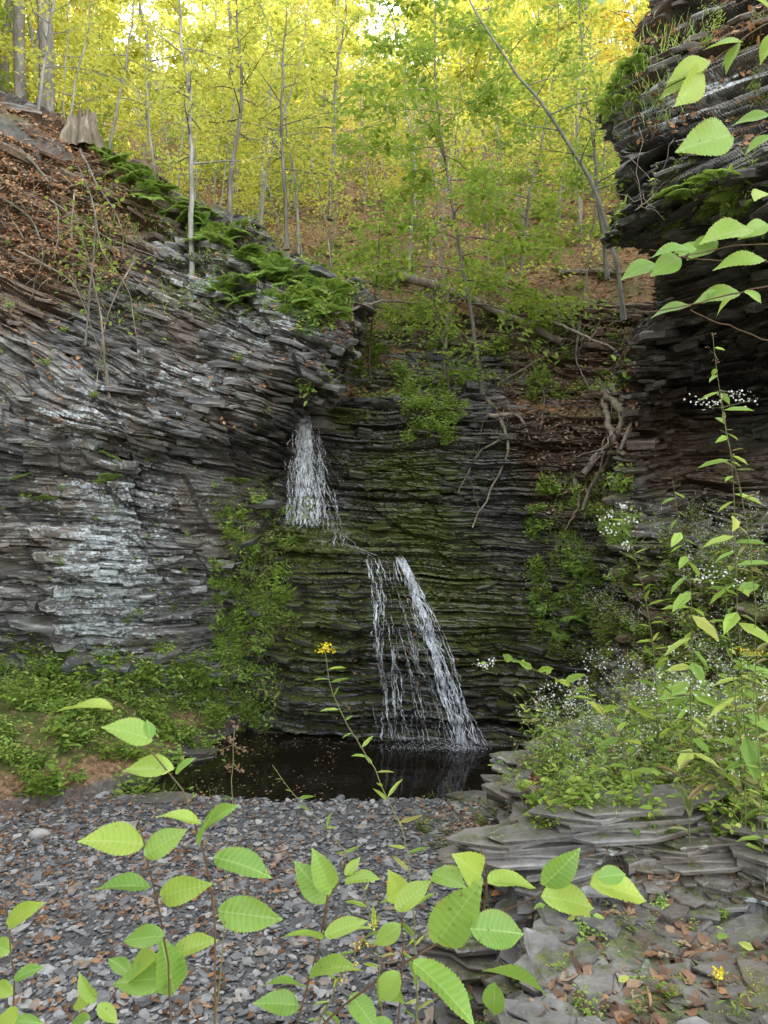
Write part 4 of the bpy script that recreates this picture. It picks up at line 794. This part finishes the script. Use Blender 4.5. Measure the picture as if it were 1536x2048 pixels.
near_plant('beech_sapling','arching branch with large bright serrated leaves','sapling',
 [[(1200,1762,.12),(1080,1785,.08),(980,1830,.04),(880,1885,0),(790,1935,0),(700,1990,0),(600,2070,0),(500,2300,0)],[(960,1690,.05),(975,1755,.03),(965,1835,.02)],[(1190,1700,.1),(1120,1740,.1),(1085,1782,.08)]],
 [(872,1885,958,1772),(975,1765,1082,1752),(792,1820,862,1752),(1085,1770,1168,1702),(1082,1792,1212,1808),(1180,1768,1315,1784),(940,1858,1068,1862),(826,1925,975,2035),(965,1942,1102,1955),(1195,1755,1262,1744),(800,1945,748,2010),(866,1748,928,1758),(962,1752,922,1716),(760,1950,810,2030),(700,1990,760,2060),(990,1965,985,2050)],1.02,seed=8,grp=G_,wid=1.)
near_plant('beech_sapling','low sapling with scattered green leaves','sapling',
 [[(800,1800,.05),(810,1900,0),(800,2000,0),(780,2300,0)]],
 [(800,1800,785,1750),(802,1850,740,1895),(795,2070,720,2040)],1.35,seed=9,grp=G_)
OV=[[(1236,548,0),(1310,525,0),(1400,500,0),(1480,480,0),(1560,450,.02),(1750,500,.05),(1800,1100,.05),(1800,2200,.05)],
    [(1290,625,0),(1380,610,0),(1480,585,.01),(1600,560,.03),(1760,560,.05)],[(1310,190,0),(1400,140,0),(1480,85,0),(1560,20,.02),(1700,100,.03),(1750,500,.05)],[(1300,500,.02),(1400,522,.02),(1540,520,.03),(1740,560,.05)],[(1355,290,.0),(1460,268,0),(1540,240,0),(1700,260,.03)],[(1380,620,.0),(1450,650,.02),(1560,690,.03),(1760,700,.05)]]
near_plant('overhanging_shrub','shrub with thin twigs and glossy serrated green leaves','shrub',OV,
 [(1310,527,1236,550),(1358,515,1304,546),(1432,480,1374,512),(1385,500,1300,492),(1392,497,1345,500),(1500,458,1400,464),(1535,448,1480,470),(1530,520,1420,520),(1382,612,1290,622),(1400,606,1440,570),(1480,586,1380,592),(1490,582,1530,600),(1360,515,1395,470),
  (1485,85,1400,82),(1482,90,1432,132),(1400,142,1372,208),(1418,122,1330,152),(1398,142,1308,192),(1480,85,1440,150),(1462,270,1360,290),(1540,232,1455,238),(1545,270,1480,302),(1540,20,1505,-20),(1300,0,1380,-40),(1560,60,1508,130),(1200,10,1260,-40),(1545,390,1510,380),(1470,590,1420,630)],1.25,root=True,r0=.0022,seed=10,wid=.95,nmv=(0,-.8,.6),ls=.88)
def lance_plant(name,label,stempts,d,nl,ll,seed,flower=None,fl_pts=None,lm=GRASS,wid=.9,droop=0.,fs=.006,spread=.02,fn=40):
    r=np.random.default_rng(seed); W=np.array([st(u,v,d) for u,v in stempts])
    hh=H(W[:,0],W[:,1]); below=np.flatnonzero(W[:,2]<hh)
    if len(below) and below[0]>1: W=W[:below[0]+1]; W[-1,2]=hh[below[0]]-.02; b=W[-1].copy()
    else:
        b=W[-1].copy(); b[2]=float(H(b[0],b[1]))-.02; W=np.vstack([W,(W[-1]+b)/2,b])
    P=resample(W,30)-b; P[1:-1]+=np.cumsum(r.normal(0,.003,(28,3)),0); g=Geo(); V,fs_=tube(P,np.linspace(.001,.003,30),6); g.add(V,fs_,1)
    t=np.linspace(.04,.8,nl)+r.normal(0,.012,nl); s=np.linspace(0,1,30); p=np.stack([np.interp(t,s,P[:,k]) for k in range(3)],1); az=np.arange(nl)*2.4+seed+r.normal(0,.4,nl); dd=np.stack([np.cos(az),np.sin(az)*.7,.35-droop+r.normal(0,.25,nl)],1)
    scatter(g,LANCE,p,dd,np.array([0,-.4,.9])+r.normal(0,.35,(nl,3)),ll*r.uniform(.45,1.2,nl)*(.5+t*.7),0,wid=wid*r.uniform(.6,1.1,nl))
    fl=None
    if flower is not None:
        fl=Geo()
        for (u,v) in fl_pts:
            c=st(u,v,d)-b; pp=c+r.normal(0,spread,(fn,3))*[1,1,.6]; scatter(fl,HEX,pp,rdir(fn),rdir(fn)+[0,-.7,.4],fs*r.uniform(.6,1.4,fn))
            V,f_=tube(np.array([P[np.argmin(np.linalg.norm(P-c,axis=1))],c]),[.0012,.0008],3); g.add(V,f_,1)
    o=obj(name,g.mesh(name,[lm,STEMG]),tuple(b),label=label,category='plant')
    if fl: obj('blossom',fl.mesh('blossom',[flower]),parent=o)
lance_plant('goldenrod','tall arching goldenrod with yellow flower tip',[(648,1290),(652,1350),(680,1430),(735,1510),(790,1600),(815,1680),(830,1800),(840,2100)],2.0,34,.09,1,YELLOW,[(638,1302),(655,1298),(648,1290),(660,1300)],fs=.0048,spread=.008,fn=22)
lance_plant('goldenrod','leafy goldenrod stem without open flowers',[(545,1530),(565,1570),(620,1620),(700,1700),(760,1850),(780,2100)],2.2,30,.09,2)
lance_plant('goldenrod','low goldenrod with yellow flower spray',[(760,1830),(720,1880),(660,1960),(620,2060),(600,2300)],1.6,26,.075,3,YELLOW,[(700,1930),(680,1960),(720,1890),(745,1850)],fs=.004,spread=.009,fn=22)
lance_plant('goldenrod','small goldenrod with yellow tip',[(1440,1945),(1430,1990),(1425,2048),(1420,2200)],1.5,14,.05,4,YELLOW,[(1440,1945),(1435,1955)],fs=.005,spread=.006,fn=24)
lance_plant('withered_weed','withered brown weed with dry seed heads',[(470,1450),(468,1530),(462,1620),(458,1760),(452,1950),(450,2300)],1.7,6,.04,5,SEED,[(470,1450),(455,1480),(485,1500),(462,1530),(478,1540),(440,1500)],lm=LITT,fs=.006,spread=.01,fn=16)
lance_plant('tall_weed','tall weed with yellowing leaves and tiny buds',[(1425,665),(1432,740),(1450,830),(1470,950),(1478,1100),(1482,1300),(1490,1500)],3.0,40,.17,6,SEED,[(1425,670),(1420,700),(1435,720)],lm=HERB,wid=1.5,droop=.65,spread=.014,fn=10)
lance_plant('tall_weed','drooping weed with large pale leaves',[(1345,960),(1360,1040),(1380,1130),(1390,1250),(1400,1500)],3.2,32,.17,7,lm=HERB,wid=1.6,droop=.7)
lance_plant('aster','tall aster stem with white flower sprays',[(1440,780),(1450,860),(1480,960),(1500,1100),(1510,1400)],3.0,38,.12,8,WHITE,[(1395,800),(1430,805),(1455,790),(1480,790),(1410,815),(1505,800)],lm=OLIV,spread=.02,fn=14,fs=.008)
lance_plant('aster','aster with bright white flower clusters',[(1250,1020),(1265,1090),(1290,1180),(1310,1300),(1320,1450)],3.4,30,.13,9,WHITE,[(1250,1015),(1215,1030),(1255,1045),(1220,1060),(1250,1095)],lm=MIDG,spread=.022,fn=22,fs=.010)
lance_plant('aster','aster bending over the pool with white flowers',[(960,1328),(1010,1315),(1080,1335),(1180,1380),(1250,1480),(1270,1600)],3.2,24,.12,10,WHITE,[(955,1328),(970,1332),(985,1322)],lm=MIDG,wid=2.,spread=.012,fn=14,fs=.008)
lance_plant('aster','aster with loose white ray flowers',[(1350,1350),(1340,1400),(1350,1480),(1380,1600)],3.0,26,.12,11,WHITE,[(1340,1345),(1370,1360),(1310,1390),(1400,1380),(1430,1370),(1355,1420)],lm=OLIV,spread=.024,fn=16,fs=.009)
lance_plant('aster','aster with small white flowers',[(1450,1150),(1455,1240),(1470,1350),(1480,1500)],3.0,30,.12,12,WHITE,[(1415,1140),(1440,1150),(1480,1165),(1400,1160)],lm=MIDG,spread=.022,fn=16,fs=.009)
lance_plant('goldenrod','goldenrod with drooping yellow spray',[(1490,1300),(1500,1370),(1505,1480),(1510,1600)],2.9,28,.1,13,YELLOW,[(1480,1300),(1500,1302),(1520,1305)],fs=.0055,spread=.011,fn=20)

# ------------------------------------------------------------------ light, sky, camera
w=bpy.data.worlds.new('World'); SC.world=w; w.use_nodes=True; nt=w.node_tree; bg=nt.nodes['Background']; sk=nt.nodes.new('ShaderNodeTexSky'); sk.sky_type='NISHITA'; sk.sun_disc=False
EL=math.radians(33); AZ=math.radians(-58); sk.sun_elevation=EL; sk.sun_rotation=AZ
hs=nt.nodes.new('ShaderNodeHueSaturation'); hs.inputs['Saturation'].default_value=.34; nt.links.new(sk.outputs[0],hs.inputs['Color'])
mxw=nt.nodes.new('ShaderNodeMix'); mxw.data_type='RGBA'; mxw.blend_type='MULTIPLY'; mxw.inputs[0].default_value=1; nt.links.new(hs.outputs[0],mxw.inputs[6]); mxw.inputs[7].default_value=(1.,.965,.905,1)
nt.links.new(mxw.outputs[2],bg.inputs[0]); bg.inputs[1].default_value=1.4
L=bpy.data.lights.new('sun','SUN'); L.energy=11; L.angle=math.radians(.5); L.color=(1,.9,.7); so=bpy.data.objects.new('sun',L); COL.objects.link(so)
from mathutils import Vector
sd=Vector((math.sin(AZ)*math.cos(EL),math.cos(AZ)*math.cos(EL),math.sin(EL))); so.rotation_euler=sd.to_track_quat('Z','Y').to_euler(); so.location=(-10,10,40)
cam=bpy.data.cameras.new('camera'); co=bpy.data.objects.new('camera',cam); COL.objects.link(co); co.location=(0,0,CZ); co.rotation_euler=(math.radians(90),0,0)
cam.sensor_fit='VERTICAL'; cam.sensor_height=36; cam.sensor_width=27; cam.lens=36*F/2048; cam.clip_start=.05; cam.clip_end=600; SC.camera=co
SC.view_settings.view_transform='Standard'; SC.view_settings.look='None'; SC.view_settings.exposure=0
print('done',time.time()-T0)
